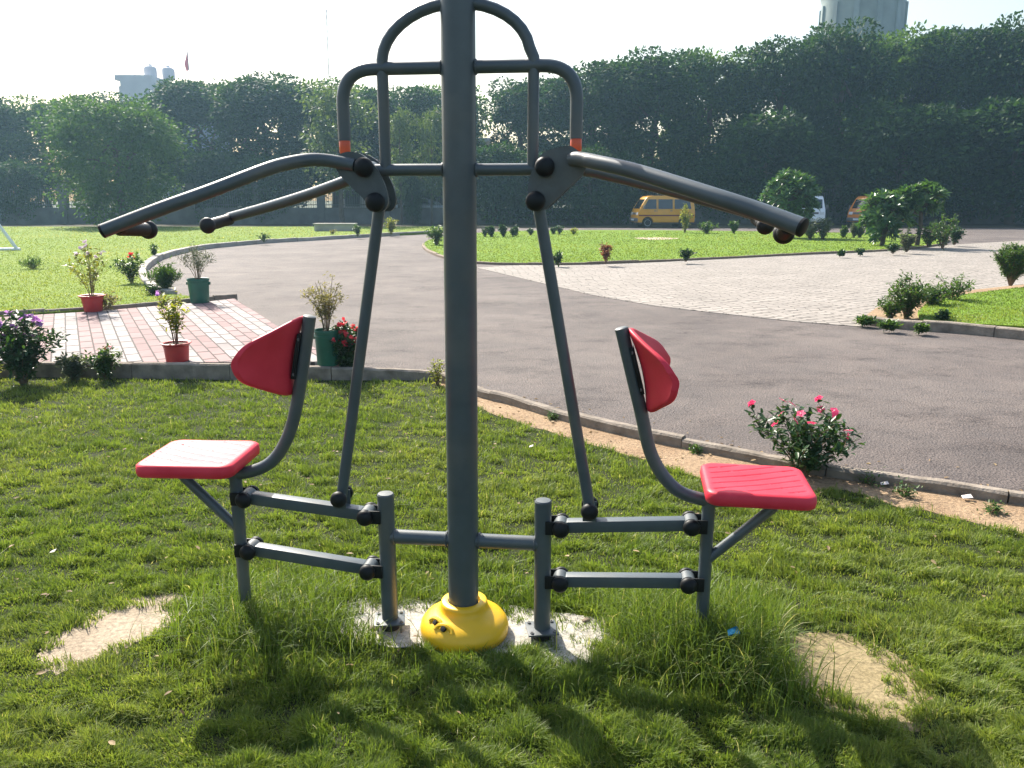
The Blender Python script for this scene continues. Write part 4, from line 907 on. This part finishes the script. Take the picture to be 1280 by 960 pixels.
# ------------------------------------------------------------------ vehicles
def van(name, label, loc, rz, paint, stripe=True):
    """microvan, nose along -x, length 3.4 m"""
    e = empty(name, loc, rz); tag(e, label, 'van'); 
    prof = [(-1.70, .30), (-1.72, .55), (-1.70, .80), (-1.62, 1.02), (-1.22, 1.66), (-1.08, 1.76), (-.8, 1.80), (1.2, 1.80), (1.50, 1.76), (1.60, 1.62), (1.68, 1.05), (1.70, .60), (1.68, .30)]
    def wheel_cut(p):
        out = []
        for q in p: out.append(q)
        for (cx) in (1.05, -1.12):
            for k in range(9):
                a = R(180 * k / 8); out.append((cx + .33 * math.cos(a), .30 + .33 * math.sin(a)))
        return out
    pf = wheel_cut(prof)
    def hw(z): return .735 if z < .98 else .735 - (z - .98) * .17
    body = MB().prism(pf, lambda p, s: (p[0], (hw(p[1]) if s else -hw(p[1])), p[1])).build('body', paint, e, bevel=.018)
    def side(poly, s, off, m, nm, par=body, th=.012):
        mb = MB(); mb.prism(poly, lambda p, k: (p[0], s * (hw(p[1]) + off - (0 if k else th)), p[1])); return mb.build(nm, m, par)
    for s in (-1, 1):
        side([(-1.42, 1.06), (-1.08, 1.60), (-.62, 1.60), (-.62, 1.06)], s, .006, M['glass'], 'side_window')
        side([(-.50, 1.06), (-.50, 1.60), (.35, 1.60), (.35, 1.06)], s, .006, M['glass'], 'side_window')
        side([(.47, 1.06), (.47, 1.60), (1.38, 1.60), (1.46, 1.06)], s, .006, M['glass'], 'side_window')
        if stripe: side([(-1.66, .66), (-1.66, .73), (1.64, .73), (1.64, .66)], s, .004, M['stripe'], 'stripe')
        for x0 in (-.56, .41): side([(x0 - .008, .36), (x0 - .008, 1.62), (x0 + .008, 1.62), (x0 + .008, .36)], s, .003, M['bumper'], 'door_gap')
        for x0 in (-.68, .28): side([(x0 - .09, .93), (x0 - .09, .97), (x0 + .05, .97), (x0 + .05, .93)], s, .02, M['bumper'], 'door_handle')
        mb = MB(); mb.box((-1.38, s * .84, 1.16), (.08, .16, .20)); mb.build('mirror', M['bumper'], e, bevel=.02)
        for cx in (1.05, -1.12):
            w_ = MB().lathe([(.20, -.08), (.275, -.075), (.285, -.04), (.285, .04), (.275, .075), (.20, .08)], (cx, s * .655, .285), 24, Matrix.Rotation(R(90), 3, 'X')).build('wheel', M['tyre'], e)
            MB().lathe([(.03, .015), (.12, .012), (.185, .03), (.185, -.03)], (cx, s * (.655 + .055), .285), 20, Matrix.Rotation(R(-90 * s), 3, 'X')).build('hub', M['hub'], w_)
    # nose
    def nosep(z):   # x of nose at height z
        pts = [(.30, -1.70), (.55, -1.72), (.80, -1.70), (1.02, -1.62), (1.66, -1.22)]
        for (a, xa), (b, xb) in zip(pts, pts[1:]):
            if a <= z <= b: return xa + (xb - xa) * (z - a) / (b - a)
        return -1.22
    def front(y0, y1, z0, z1, m, nm, off=.01, th=.03, par=None):
        mb = MB(); P = [(y0, z0), (y1, z0), (y1, z1), (y0, z1)]
        mb.prism(P, lambda p, k: (nosep(p[1]) - (off if k else off - th), p[0], p[1])); return mb.build(nm, m, par or body, bevel=.004)
    front(-.56, .56, 1.08, 1.60, M['glass'], 'windscreen')
    for s in (-1, 1):
        hl = front(min(s * .40, s * .66), max(s * .40, s * .66), .72, .88, M['lamp'], 'headlight', .014)
    front(-.36, .36, .74, .86, M['bumper'], 'grille', .010)
    mb = MB(); mb.box((-1.74, 0, .45), (.12, 1.46, .20)); mb.build('bumper', M['bumper'] if stripe else paint, e, bevel=.03)
    front(-.24, .24, .40, .50, M['white'], 'number_plate', .115)
    mb = MB(); mb.box((1.72, 0, .45), (.10, 1.46, .18)); mb.build('bumper', M['bumper'], e, bevel=.03)
    mb = MB(); mb.prism([(-.56, 1.08), (.56, 1.08), (.54, 1.56), (-.54, 1.56)], lambda p, k: (1.68 - (p[1] - 1.05) * .14 + (.010 if k else -.02), p[0], p[1])); mb.build('rear_window', M['glass'], body)
    for s in (-1, 1):
        mb = MB(); mb.box((1.70, s * .64, .78), (.03, .12, .26)); mb.build('tail_light', M['tail'], body)
    mb = MB(); mb.box((0, 0, .27), (3.1, 1.2, .10)); mb.build('underbody', M['bumper'], e)
    return e
van('parked_van', 'small yellow-orange van with maroon stripe parked side-on under the trees', (X_at(828, 47.5) + .05, 47.8, RZ), R(8), M['vyellow'])
van('parked_van', 'white van facing the camera half hidden by the round plumeria', (X_at(1012, 50), 50.2, RZ), R(76), M['vwhite'], False)
van('parked_van', 'orange van mostly hidden behind the two-clump plumeria', (X_at(1098, 48.5), 48.8, RZ), R(30), M['vorange'])
def car(loc, rz):
    e = empty('parked_car', loc, rz); tag(e, 'white car parked behind the railings seen left of the central pole', 'car')
    prof = [(-2.0, .3), (-2.05, .6), (-1.9, .78), (-1.1, .92), (-.5, 1.38), (.8, 1.42), (1.5, 1.0), (2.0, .92), (2.05, .6), (2.0, .3)]
    b = MB().prism(prof, lambda p, s: (p[0], (1 if s else -1) * (.82 - max(0, p[1] - .9) * .35), p[1])).build('body', M['vwhite'], e, bevel=.04)
    for s in (-1, 1):
        for P in ([(-.95, .96), (-.46, 1.32), (.1, 1.34), (.1, .96)], [(.18, .96), (.18, 1.34), (.75, 1.34), (1.25, 1.0)]):
            MB().prism(P, lambda p, k: (p[0], s * ((.82 - max(0, p[1] - .9) * .35) + (.006 if k else -.006)), p[1])).build('side_window', M['glass'], b)
        for cx in (-1.25, 1.25):
            w_ = MB().lathe([(.2, -.1), (.31, -.09), (.31, .09), (.2, .1)], (cx, s * .76, .31), 20, Matrix.Rotation(R(90), 3, 'X')).build('wheel', M['tyre'], e)
            MB().lathe([(.02, .02), (.19, .03)], (cx, s * .84, .31), 16, Matrix.Rotation(R(-90 * s), 3, 'X')).build('hub', M['hub'], w_)
    MB().prism([(-.70, .96), (.70, .96), (.6, 1.34), (-.6, 1.34)], lambda p, k: (-1.05 + (p[1] - .92) * 1.30 - (.012 if k else -.01), p[0], p[1])).build('windscreen', M['glass'], b)
car((X_at(530, 60), 60, .35), R(160))

# ------------------------------------------------------------------ goal frame and concrete block on the left lawn
p = at(22, 313, RZ + .09); gf = empty('goal_frame', (p.x, p.y, RZ + .09), R(4)); tag(gf, 'white metal goal frame cut off by the left edge', 'goal')
MB().tube([(0, 0, .02), (-.62, 0, 1.05), (-1.15, 0, 2.0)], .05, 10).build('back_brace', M['white'], gf); MB().tube([(.08, 0, .03), (-2.2, 0, .03)], .05, 10).build('ground_bar', M['white'], gf)
MB().tube([(-2.2, 0, .03), (-2.2, 0, 2.0), (-2.2, -3.0, 2.0), (-2.2, -3.0, .03)], .05, 10).build('goal_mouth', M['white'], gf); MB().tube([(-1.15, 0, 2.0), (-2.2, 0, 2.0)], .05, 10).build('top_bar', M['white'], gf)
p = at(418, 289, RZ + .09); mb = MB(); mb.box((0, 0, .16), (1.95, .6, .32)); mb.box((0, 0, .34), (2.05, .7, .06))
tag(mb.build('concrete_block', M['concrete_far'], None, bevel=.01, loc=(p.x, p.y + .3, RZ + .09)), 'low pale concrete slab lying at the far edge of the left lawn', 'block')

# ------------------------------------------------------------------ pots and plants
def plant(name, label, cat, loc, h, rad, leafm, stems=9, leaf=.045, per=26, lw=.45, flowers=0, flm=None, fsize=.03, tip=False, stemm=None, r0=.004, spread=1.0, up=.5, group=None, lo=.25, seed=None, parent=None, eye=False, fold=.12, lrad=.03):
    """stems fan out of one root and carry leaves; flowers sit on the stem ends"""
    sd_ = seed if seed is not None else abs(hash(label)) % 9999
    if seed is None: sd_ = sum(ord(c) * (i + 1) for i, c in enumerate(label)) % 9999
    r = np.random.default_rng(sd_); rr = random.Random(sd_)
    if parent is None: e = empty(name, loc, rr.uniform(0, 6)); tag(e, label, cat, group); zoff = 0; base = Vector((0, 0, 0))
    else: e = parent; base = Vector(loc)
    mb = MB(); P, D, N_, L_ = [], [], [], []; tips = []
    for k in range(stems):
        a = k * 2.4 + rr.uniform(-.4, .4); q = math.sqrt((k + .5) / stems); hr = rad * q * rr.uniform(.8, 1.1) * spread; hz = h * (1 - .35 * q * q) * rr.uniform(.78, 1.05)
        end = Vector((math.cos(a) * hr, math.sin(a) * hr, hz)); mid = Vector((math.cos(a) * hr * .35 + rr.uniform(-1, 1) * rad * .06, math.sin(a) * hr * .35 + rr.uniform(-1, 1) * rad * .06, hz * .5))
        pts = [base + Vector((math.cos(a), math.sin(a), 0)) * min(.02, rad * .1), base + mid, base + end]; c = cr(pts, 4)
        mb.tube(c, [r0 * (1.3 - .9 * i / (len(c) - 1)) for i in range(len(c))], 5)
        # side twigs
        tw_ = [(c, 1)]
        for _ in range(3):
            i = rr.randint(3, len(c) - 2); d = Vector((rr.uniform(-1, 1), rr.uniform(-1, 1), rr.uniform(.3, 1.2))).normalized() * rad * rr.uniform(.25, .5); b = [c[i], c[i] + d * .5, c[i] + d]
            mb.tube(b, [r0 * .6, r0 * .5, r0 * .3], 4); tw_.append((b, .5)); 
            if not tip: tips.append(b[-1])
        tips.append(c[-1])
        for (line, f_) in tw_:
            m_ = max(3, int(per * f_))
            for j in range(m_):
                t = (lo + (1 - lo) * rr.random() ** (.8 if not tip else .25)) if f_ == 1 else rr.random(); x = t * (len(line) - 1); i = min(int(x), len(line) - 2); pt = line[i].lerp(line[i + 1], x - i)
                d = np.array([rr.gauss(0, 1), rr.gauss(0, 1), rr.gauss(up, .6)]); P.append(np.array(pt) + r.normal(0, lrad, 3) * (rad / .25 if rad > .25 else 1) * .6); D.append(d); N_.append(np.array([d[0] * -.3 + rr.gauss(0, .4), d[1] * -.3 + rr.gauss(0, .4), 1.0])); L_.append(leaf * rr.uniform(.55, 1.25))
    mb.build('stems', stemm or M['twig'], e, smooth=60)
    if P:
        L_ = np.array(L_); P = np.array(P); P[:, 2] = np.maximum(P[:, 2], base.z + .004); kites('foliage', P, np.array(D), np.array(N_), L_, L_ * lw, leafm, e, fold)
    tips.sort(key=lambda t: -t.z + rr.uniform(0, h * .5))
    for k in range(min(flowers, len(tips))):
        t = tips[k] + Vector((0, 0, fsize * .6)); Pf, Df, Nf = [], [], []
        heads = 1 if eye else 5
        for _ in range(heads):
            c = np.array(t) + (r.normal(0, fsize * .35, 3) if heads > 1 else np.array([0, 0, .006])); n5 = 5
            ax = rdir(r, 1, 1.2)[0]; u_ = np.cross(ax, [1, .3, .1]); u_ /= np.linalg.norm(u_); v_ = np.cross(ax, u_)
            for q in range(n5):
                a = 2 * math.pi * q / n5; Pf.append(c); Df.append(u_ * math.cos(a) + v_ * math.sin(a) + ax * .15); Nf.append(ax)
        sz = fsize if eye else fsize * .6
        fo = kites('flower', np.array(Pf), np.array(Df), np.array(Nf), sz, sz * .9, flm, e, .05)
        if eye: MB().lathe([(.0045, 0), (.003, .003), (.0005, .004)], np.array(t) + ax * .009, 8, Vector(ax).to_track_quat('Z', 'Y').to_matrix()).build('flower_eye', M['fl_eye'], fo)
    return e
def pot(name, label, p, r1, r2, h, m, rim=True):
    e = empty(name, p); tag(e, label, 'flower pot')
    if rim:
        pr = [(r2 * .96, 0), (r2, .008), (r1 * .86, h * .82), (r1 * .90, h * .84), (r1 * 1.0, h * .93), (r1 * 1.06, h * .955), (r1 * 1.06, h * .98), (r1 * .98, h), (r1 * .84, h * .97), (r1 * .80, h * .86)]
    else:
        pr = [(r2 * .97, 0), (r2, .01), (r1 * .97, h * .80), (r1 * 1.0, h * .81), (r1 * 1.0, h * .84), (r1 * .975, h * .85), (r1 * .985, h * .91), (r1 * 1.02, h * .92), (r1 * 1.03, h * .97), (r1 * 1.0, h), (r1 * .95, h * .99), (r1 * .93, h * .9)]
    MB().lathe(pr, (0, 0, 0), 36).build('pot_body', m, e, smooth=35)
    MB().lathe([(r1 * .84, h * .88), (r1 * .5, h * .905), (.005, h * .91)], (0, 0, 0), 24).build('soil', M['soil'], e)
    if not rim:
        for s in (-1, 1): MB().box((s * (r1 * .99 + .012), 0, h * .80), (.03, .03, .045)).build('handle_lug', m, e, bevel=.006)
    return e
ZP = PZ
def P3(x, y, z=ZP): return at(x, y, z)
# pots with the plants that grow in them
p = P3(222, 451); pot('flower_pot', 'red flared plastic pot nearest the kerb holding a leggy yellow-green plant', p, .136, .105, .185, M['redpot'])
plant('potted_plant', 'leggy yellow-green leafy plant in the nearer red pot', 'plant', p + Vector((0, 0, .165)), .58, .20, M['leaf_yellow'], 8, .055, 17, .55, 2, M['fl_purple'], .03, lo=.3)
p = P3(117, 389); pot('flower_pot', 'red flared plastic pot at the lawn edge holding a plant with pale blooms', p, .165, .115, .23, M['redpot'])
plant('potted_plant', 'tall leggy plant with small pale mauve blooms in the farther red pot', 'plant', p + Vector((0, 0, .2)),   .74, .34, M['leaf_yellow'], 11, .06, 14, .5, 9, M['fl_pale'], .040, lo=.25)
p = P3(250, 378); pot('flower_pot', 'dark green bucket pot on the far corner of the paving', p, .158, .135, .365, M['greenpot'], False)
plant('potted_plant', 'wispy grey-green round-headed shrub in the farther green bucket', 'plant', p + Vector((0, 0, .33)), .56, .31, M['leaf_grey'], 14, .035, 42, .3, r0=.004, lo=.5)
p = P3(410, 456); pot('flower_pot', 'dark green bucket pot standing beside the red-flowered bush', p, .112, .098, .34, M['greenpot'], False)
plant('potted_plant', 'dry yellowish feathery shrub in the nearer green bucket', 'plant', p + Vector((0, 0, .31)), .55, .22, M['leaf_dry'], 13, .036, 34, .35, r0=.004, lo=.25)
# bushes by the kerb
p = P3(434, 470, 0); plant('flower_bush', 'low dark bush with coral red flowers in front of the nearer green bucket', 'bush', p, .52, .20, M['leaf_bush'], 22, .055, 42, .5, 24, M['fl_red'], .032, lo=.05)
p = P3(30, 482, 0); plant('flower_bush', 'large bush with purple blooms growing at the left edge of the paving', 'bush', p, .64, .36, M['leaf_bush'], 26, .062, 36, .45, 17, M['fl_purple'], .042, lo=.12)
p = P3(93, 477, 0); plant('small_shrub', 'low pale green shrub just right of the purple flowered bush', 'shrub', p, .26, .16, M['leaf_grey'], 13, .045, 34, .45, lo=.05)
p = P3(133, 476, 0); plant('small_shrub', 'low pointed dark shrub with pink buds against the kerb', 'shrub', p, .34, .15, M['leaf_shrub'], 12, .045, 34, .45, 3, M['fl_pink'], .014, lo=.05)
p = P3(-20, 478, 0); plant('small_shrub', 'yellow-green weeds under the purple flowered bush at the photo edge', 'weed', p, .2, .2, M['leaf_yellow'], 10, .05, 20, .4, lo=.05)
p = P3(547, 482, 0); plant('weed', 'scrawny yellowing weed at the kerb beside the central pole', 'weed', p, .26, .10, M['leaf_yellow'], 6, .045, 10, .35, lo=.1)
p = P3(1002, 596, 0); plant('flower_bush', 'dense leafy bush with bright pink flowers by the right kerb', 'bush', p, .40, .31, M['leaf_bush'], 15, .052, 40, .42, 14, M['fl_pink'], .030, eye=True, lo=.2, spread=1.15)
# plants on the left lawn
ZL = RZ + .09
p = P3(165, 354, ZL); plant('small_shrub', 'rose shrub with one coral bloom near the bend of the kerb', 'shrub', p, .55, .30, M['leaf_shrub'], 11, .07, 22, .5, 1, M['fl_red'], .07, lo=.1)
p = P3(207, 364, ZL); plant('small_shrub', 'rounded grassy green shrub just left of the farther green bucket', 'shrub', p, .38, .30, M['leaf_shrub'], 20, .09, 44, .18, lo=.1, up=1.4)
p = P3(192, 368, ZL); plant('small_shrub', 'tiny dark clump beside the rounded grassy shrub', 'shrub', p, .13, .16, M['leaf_bush'], 10, .05, 24, .4, lo=0)
p = P3(134, 386, ZL); plant('weed', 'small dry plant right behind the farther red pot', 'weed', p, .2, .2, M['leaf_dry'], 7, .06, 12, .5, lo=.1)
p = P3(193, 322, ZL); plant('small_shrub', 'small upright plant where the lawn kerb bends', 'shrub', p, .40, .14, M['leaf_shrub'], 7, .07, 18, .4, lo=.1)
p = P3(40, 336, ZL); plant('weed', 'faint tuft of weed in the open left lawn', 'weed', p, .18, .35, M['leaf_shrub'], 12, .08, 14, .2, lo=.1, up=1.2)
p = P3(330, 303, ZL); plant('small_shrub', 'small spindly plant at the lawn edge under the left grip', 'shrub', p, .34, .25, M['leaf_shrub'], 6, .09, 14, .4, lo=.1)
p = P3(447, 296, ZL); plant('small_shrub', 'small upright shrub left of the left connecting rod', 'shrub', p, .50, .22, M['leaf_shrub'], 8, .09, 22, .4, lo=.1)
p = P3(489, 293, ZL); plant('small_shrub', 'bright green shrub just right of the left connecting rod', 'shrub', p, .75, .32, M['leaf_yellow'], 11, .10, 26, .45, lo=.05)
p = P3(416, 293, ZL); plant('weed', 'tiny weed beside the pale concrete slab', 'weed', p, .2, .2, M['leaf_dry'], 5, .08, 12, .4, lo=.1)
# island plants
ZI = RZ + .06
isl_pl = [
 (546, 306, .62, .42, 'leaf_shrub', 'shrub on the island tip just left of the central pole'),
 (606, 296, .40, .2, 'leaf_bush', 'first small plant of the island row right of the central pole'), (614, 296, .45, .2, 'leaf_bush', 'taller plant second in the island row right of the pole'),
 (629, 296, .50, .2, 'leaf_bush', 'tallest plant in the island row left of the right rod'), (641, 296, .35, .18, 'leaf_bush', 'smaller plant right of the tallest one in the island row'),
 (645, 295, .42, .12, 'leaf_bush', 'thin plant at the end of the group between pole and lever plate'), (663, 294, .28, .2, 'leaf_bush', 'short plant left of the right connecting rod in the island row'),
 (692, 293, .35, .2, 'leaf_bush', 'small plant just right of the right connecting rod'), (699, 293, .42, .22, 'leaf_bush', 'second small plant right of the right connecting rod'), (717, 293, .26, .25, 'leaf_yellow', 'low yellowish plant at the right end of the island row'),
 (757, 330, .52, .17, 'stone', 'reddish brown dried plant on the near edge of the island'), (697, 331, .28, .16, 'leaf_bush', 'small weed on the island edge beside the right connecting rod'),
 (857, 327, .34, .20, 'leaf_bush', 'small dark plant on the near island edge below the yellow van'), (883, 292, .48, .50, 'leaf_shrub', 'low wide shrub on the island right of the yellow van'),
 (917, 292, .60, .28, 'leaf_shrub', 'small round topiary-like shrub on the island under the right arm'), (856, 291, 1.35, .35, 'leaf_yellow', 'spindly yellow-leaved plant in front of the yellow van rear'),
 (1012, 300, .70, .45, 'leaf_grey', 'pale spiky shrub on the island under the right arm end'), (1028, 300, .85, .4, 'leaf_grey', 'taller pale spiky shrub next to the right arm end'),
 (1054, 297, .45, .16, 'leaf_shrub', 'thin sapling between the right arm end and the orange van'), (1067, 297, .60, .2, 'leaf_grey', 'taller sapling below the orange van'), (1074, 297, .45, .2, 'leaf_grey', 'short sapling right of the taller one below the orange van'),
 (1116, 317, .28, .22, 'leaf_bush', 'dark low tuft on the near island edge left of the plumeria trunk'), (1133, 315, .62, .30, 'leaf_grey', 'grey-green plant directly left of the plumeria trunk'),
 (1100, 301, .60, .55, 'leaf_grey', 'pale green undergrowth below the two-clump plumeria'), (1160, 309, .75, .40, 'leaf_shrub', 'rounded shrub right of the plumeria trunk'), (1178, 311, 1.02, .48, 'leaf_shrub', 'largest leafy shrub at the right tip of the island'), (1193, 306, .65, .32, 'leaf_bush', 'dark shrub at the very right tip of the island'),
 (1075, 318, .14, .12, 'leaf_bush', 'tiny weed on the near island edge below the plumeria'), (1052, 320, .12, .08, 'leaf_bush', 'tiniest weed left of the tuft on the near island edge')]
for (px, py, h, rd, lm, lab) in isl_pl:
    p = P3(px, py, ZI); k = 1.0
    if lm == 'stone': plant('dried_plant', lab, 'plant', p, h, rd, M['fl_dried'] if 'fl_dried' in M else leaf_mat('russet_leaves', (.16, .06, .04), (.28, .11, .07), .3), 9, .09, 20, .4, lo=.3)
    else:
        n_ = 7 if h < .45 else 14
        plant('small_plant' if h < .5 else 'shrub', lab, 'plant' if h < .5 else 'shrub', p, h, rd, M[lm], n_, .10 if h > .4 else .08, 24, .45, lo=.1, r0=.008, group='plants along the edge of the island')
# plumeria: rosettes of big leaves on branch ends
def plumeria(label, loc, blobs, trunks):
    e = empty('plumeria_tree', loc); tag(e, label, 'plumeria tree', 'plumeria trees on the island'); sd_ = len(label); r = np.random.default_rng(sd_); rr = random.Random(sd_); mb = MB(); P, D, N_ = [], [], []
    for (cx, cy, cz, rx, rz, n_) in blobs:
        for k in range(n_):
            d = rdir(r, 1, .35)[0]; rad = rr.uniform(.55, 1.0); c = np.array([cx + d[0] * rx * rad, cy + d[1] * rx * rad, cz + d[2] * rz * rad]); ax = d * .7 + np.array([0, 0, .6]); ax /= np.linalg.norm(ax)
            t0 = Vector(min(trunks, key=lambda t: abs(t[0] - cx))); b = [Vector((t0.x, t0.y, cz - rz * .8)), Vector((cx, cy, cz - rz * .3)).lerp(Vector(c), .4), Vector(c)]
            mb.tube(b, [.035, .028, .016], 5)
            u_ = np.cross(ax, [.3, 1, .1]); u_ /= np.linalg.norm(u_); v_ = np.cross(ax, u_)
            for q in range(16):
                a = q * 2.4 + rr.random(); el = .15 + .9 * (q / 16); dd = (u_ * math.cos(a) + v_ * math.sin(a)) * math.cos(el) + ax * math.sin(el); P.append(c + r.normal(0, .02, 3)); D.append(dd); N_.append(ax + dd * -.2)
    for t in trunks: mb.tube([Vector((t[0], t[1], 0)), Vector((t[0] + .05, t[1], t[2] * .5)), Vector((t[0], t[1], t[2]))], [.085, .07, .055], 8)
    mb.build('trunk', M['bark'], e, smooth=60); ln = np.random.default_rng(3).uniform(.20, .36, len(P)); kites('crown', np.array(P), np.array(D), np.array(N_), ln, ln * .34, M['leaf_plumeria'], e, .1)
p = P3(985, 297, ZI); sc = (p.y * tc) / 1000
plumeria('round ball-shaped plumeria on the island half hiding the white van', p, [(0, 0, 1.50, 1.12, 1.12, 140)], [(0, 0, 1.2)])
p = P3(1146, 307, ZI)
plumeria('plumeria with two leaf clumps and a bare trunk in front of the orange van', p, [(-1.15, .1, .98, .80, .82, 85), (-.50, .1, 1.40, .52, .48, 36), (.05, 0, 1.58, .66, .44, 48)], [(0, 0, 1.35), (-1.15, .1, .7)])
# right lawn plants
ZR = RZ + .04
for (px, py, h, rd, lm, n_, lab) in [(1133, 398, .54, .36, 'leaf_shrub', 26, 'full leafy shrub on the bare corner of the right lawn'), (1112, 400, .34, .2, 'leaf_shrub', 9, 'straggly yellowing sprout at the left corner of the right bed'),
    (1190, 378, .42, .38, 'leaf_shrub', 9, 'open twiggy shrub between the full shrub and the topiary'), (1165, 384, .28, .3, 'leaf_shrub', 14, 'low dark shrub right beside the full leafy shrub'), (1112, 412, .07, .13, 'leaf_shrub', 6, 'grassy weed growing over the right kerb end'),
    (1178, 404, .14, .08, 'leaf_bush', 7, 'tiny weed near the front edge of the right lawn'), (1152, 415, .06, .08, 'leaf_shrub', 6, 'small weed in the gutter of the right kerb'), (1080, 405, .06, .12, 'leaf_shrub', 7, 'thin weed where the cream paving meets the right kerb')]:
    plant('shrub' if h > .25 else 'weed', lab, 'shrub' if h > .25 else 'weed', P3(px, py, ZR), h, rd, M[lm], n_, .055, 34, .42, lo=.1, r0=.006, group='plants of the right bed')
p = P3(1263, 357, ZR + .05); plant('topiary_bush', 'dense clipped vase-shaped bush at the right edge', 'bush', p, .74, .36, M['leaf_shrub'], 46, .05, 80, .4, lo=.28, r0=.008, spread=1.0)
# litter and stones
p = P3(911, 834, 0); wr = MB()
wv = [(-.022, -.01, 0), (.0, -.014, .012), (.02, -.008, .006), (-.02, .012, .010), (.002, .01, .022), (.024, .014, .008), (-.004, -.002, -.004), (.01, .004, .03)]
wr.add(wv, [(0, 1, 4, 3), (1, 2, 5, 4), (3, 4, 7), (0, 6, 1), (6, 2, 1), (4, 5, 7), (0, 3, 6)]); tag(wr.build('wrapper', M['bluewrap'], None, smooth=0, loc=(p.x, p.y - .03, .15)), 'crumpled shiny blue wrapper caught in the tall grass', 'litter')
for (px, py, s, lab) in [(1105, 609, .025, 'pinkish scrap of paper in the sand by the pink flowered bush'), (1208, 626, .03, 'pale scrap of litter under the right kerb'), (664, 562, .014, 'white speck of paper on the grass between pole and rod'), (67, 695, .014, 'white scrap on the grass at the left')]:
    p = P3(px, py, 0); mb = MB(); mb.add([(-s, -s * .5, 0), (s * .8, -s * .7, .006), (s, s * .6, .014), (-s * .7, s * .7, .004), (0, 0, s * .5)], [(0, 1, 4), (1, 2, 4), (2, 3, 4), (3, 0, 4)]); tag(mb.build('paper_scrap', M['paper'], None, smooth=0, loc=(p.x, p.y, .02)), lab, 'litter', 'scraps of litter')
for (px, py, s, lab) in [(467, 787, .016, 'small brown stone on the cement beside the left post foot'), (733, 777, .016, 'small brown stone on the cement at the right'), (855, 549, .03, 'stone lying on the sandy strip by the kerb')]:
    p = P3(px, py, .01); mb = MB(); rr = random.Random(px); bm = bmesh.new(); bmesh.ops.create_icosphere(bm, subdivisions=2, radius=s)
    for v in bm.verts: v.co *= rr.uniform(.8, 1.15); v.co.z *= .6
    mb.add([v.co[:] for v in bm.verts], [[v.index for v in f.verts] for f in bm.faces]); bm.free(); tag(mb.build('stone', M['stone'], None, smooth=60, loc=(p.x, p.y, .015)), lab, 'stone', 'loose stones')
r = np.random.default_rng(77); n = 900
lx = r.uniform(-4, 5, n); ky_ = np.interp(lx, kx, ky); typ = r.random(n)
ly = np.where(typ < .45, ky_ - r.uniform(.10, .55, n) ** 1.2, np.where(typ < .65, ky_ + .07 + r.exponential(.12, n), r.uniform(2.1, 6, n)))
lz = np.where(typ < .45, .010, np.where(typ < .65, RZ + .006, .035)); ok = (lx > -.9) | (typ >= .45); lx, ly, lz, typ = lx[ok], ly[ok], lz[ok], typ[ok]
ok = ~((typ >= .45) & (typ < .65) & (lx < -.9)); lx, ly, lz = lx[ok], ly[ok], lz[ok]; n = len(lx)
D_ = np.stack([r.normal(0, 1, n), r.normal(0, 1, n), r.normal(0, .15, n)], 1); ln_ = r.uniform(.012, .038, n)
lf = kites('fallen_leaves', np.stack([lx, ly, lz], 1), D_, np.stack([r.normal(0, .3, n), r.normal(0, .3, n), np.ones(n)], 1), ln_, ln_ * .5, leaf_mat('fallen_leaf', (.16, .10, .05), (.36, .26, .14), .2, .7, 8), None, .1)
tag(lf, 'scattered dry fallen leaves along the kerb and over the turf', 'leaves', kind='stuff')
for (px, py, h, rd, lab) in [(1130, 620, .06, .09, 'low green weed in the sand right of the pink flowered bush'), (870, 566, .03, .05, 'tiny weed at the kerb joint behind the right backrest'), (1085, 604, .045, .09, 'creeping weed along the kerb beside the paper scrap'), (690, 524, .025, .04, 'tiny weed in the sandy strip beside the right rod'), (1240, 640, .025, .06, 'flat weed in the sand near the right edge')]:
    plant('weed', lab, 'weed', P3(px, py, .005), h, rd, M['leaf_shrub'], 5, .022, 12, .45, lo=.1, group='weeds in the sandy strip')
# ------------------------------------------------------------------ hazy morning air
hz = MB(); hz.box((0, 45, 14.5), (260, 160, 31.4)); ho = hz.build('haze', M['white'], None, smooth=0); tag(ho, 'thin bright haze in the air', 'haze', kind='stuff')
hm = bpy.data.materials.new('haze_air'); hm.use_nodes = True; hn = hm.node_tree.nodes; hn.clear(); out = hn.new('ShaderNodeOutputMaterial'); pv = hn.new('ShaderNodeVolumePrincipled')
pv.inputs['Color'].default_value = (.45, .74, 1, 1); pv.inputs['Density'].default_value = .0008; pv.inputs['Anisotropy'].default_value = .5
hm.node_tree.links.new(pv.outputs[0], out.inputs['Volume']); ho.data.materials.clear(); ho.data.materials.append(hm)
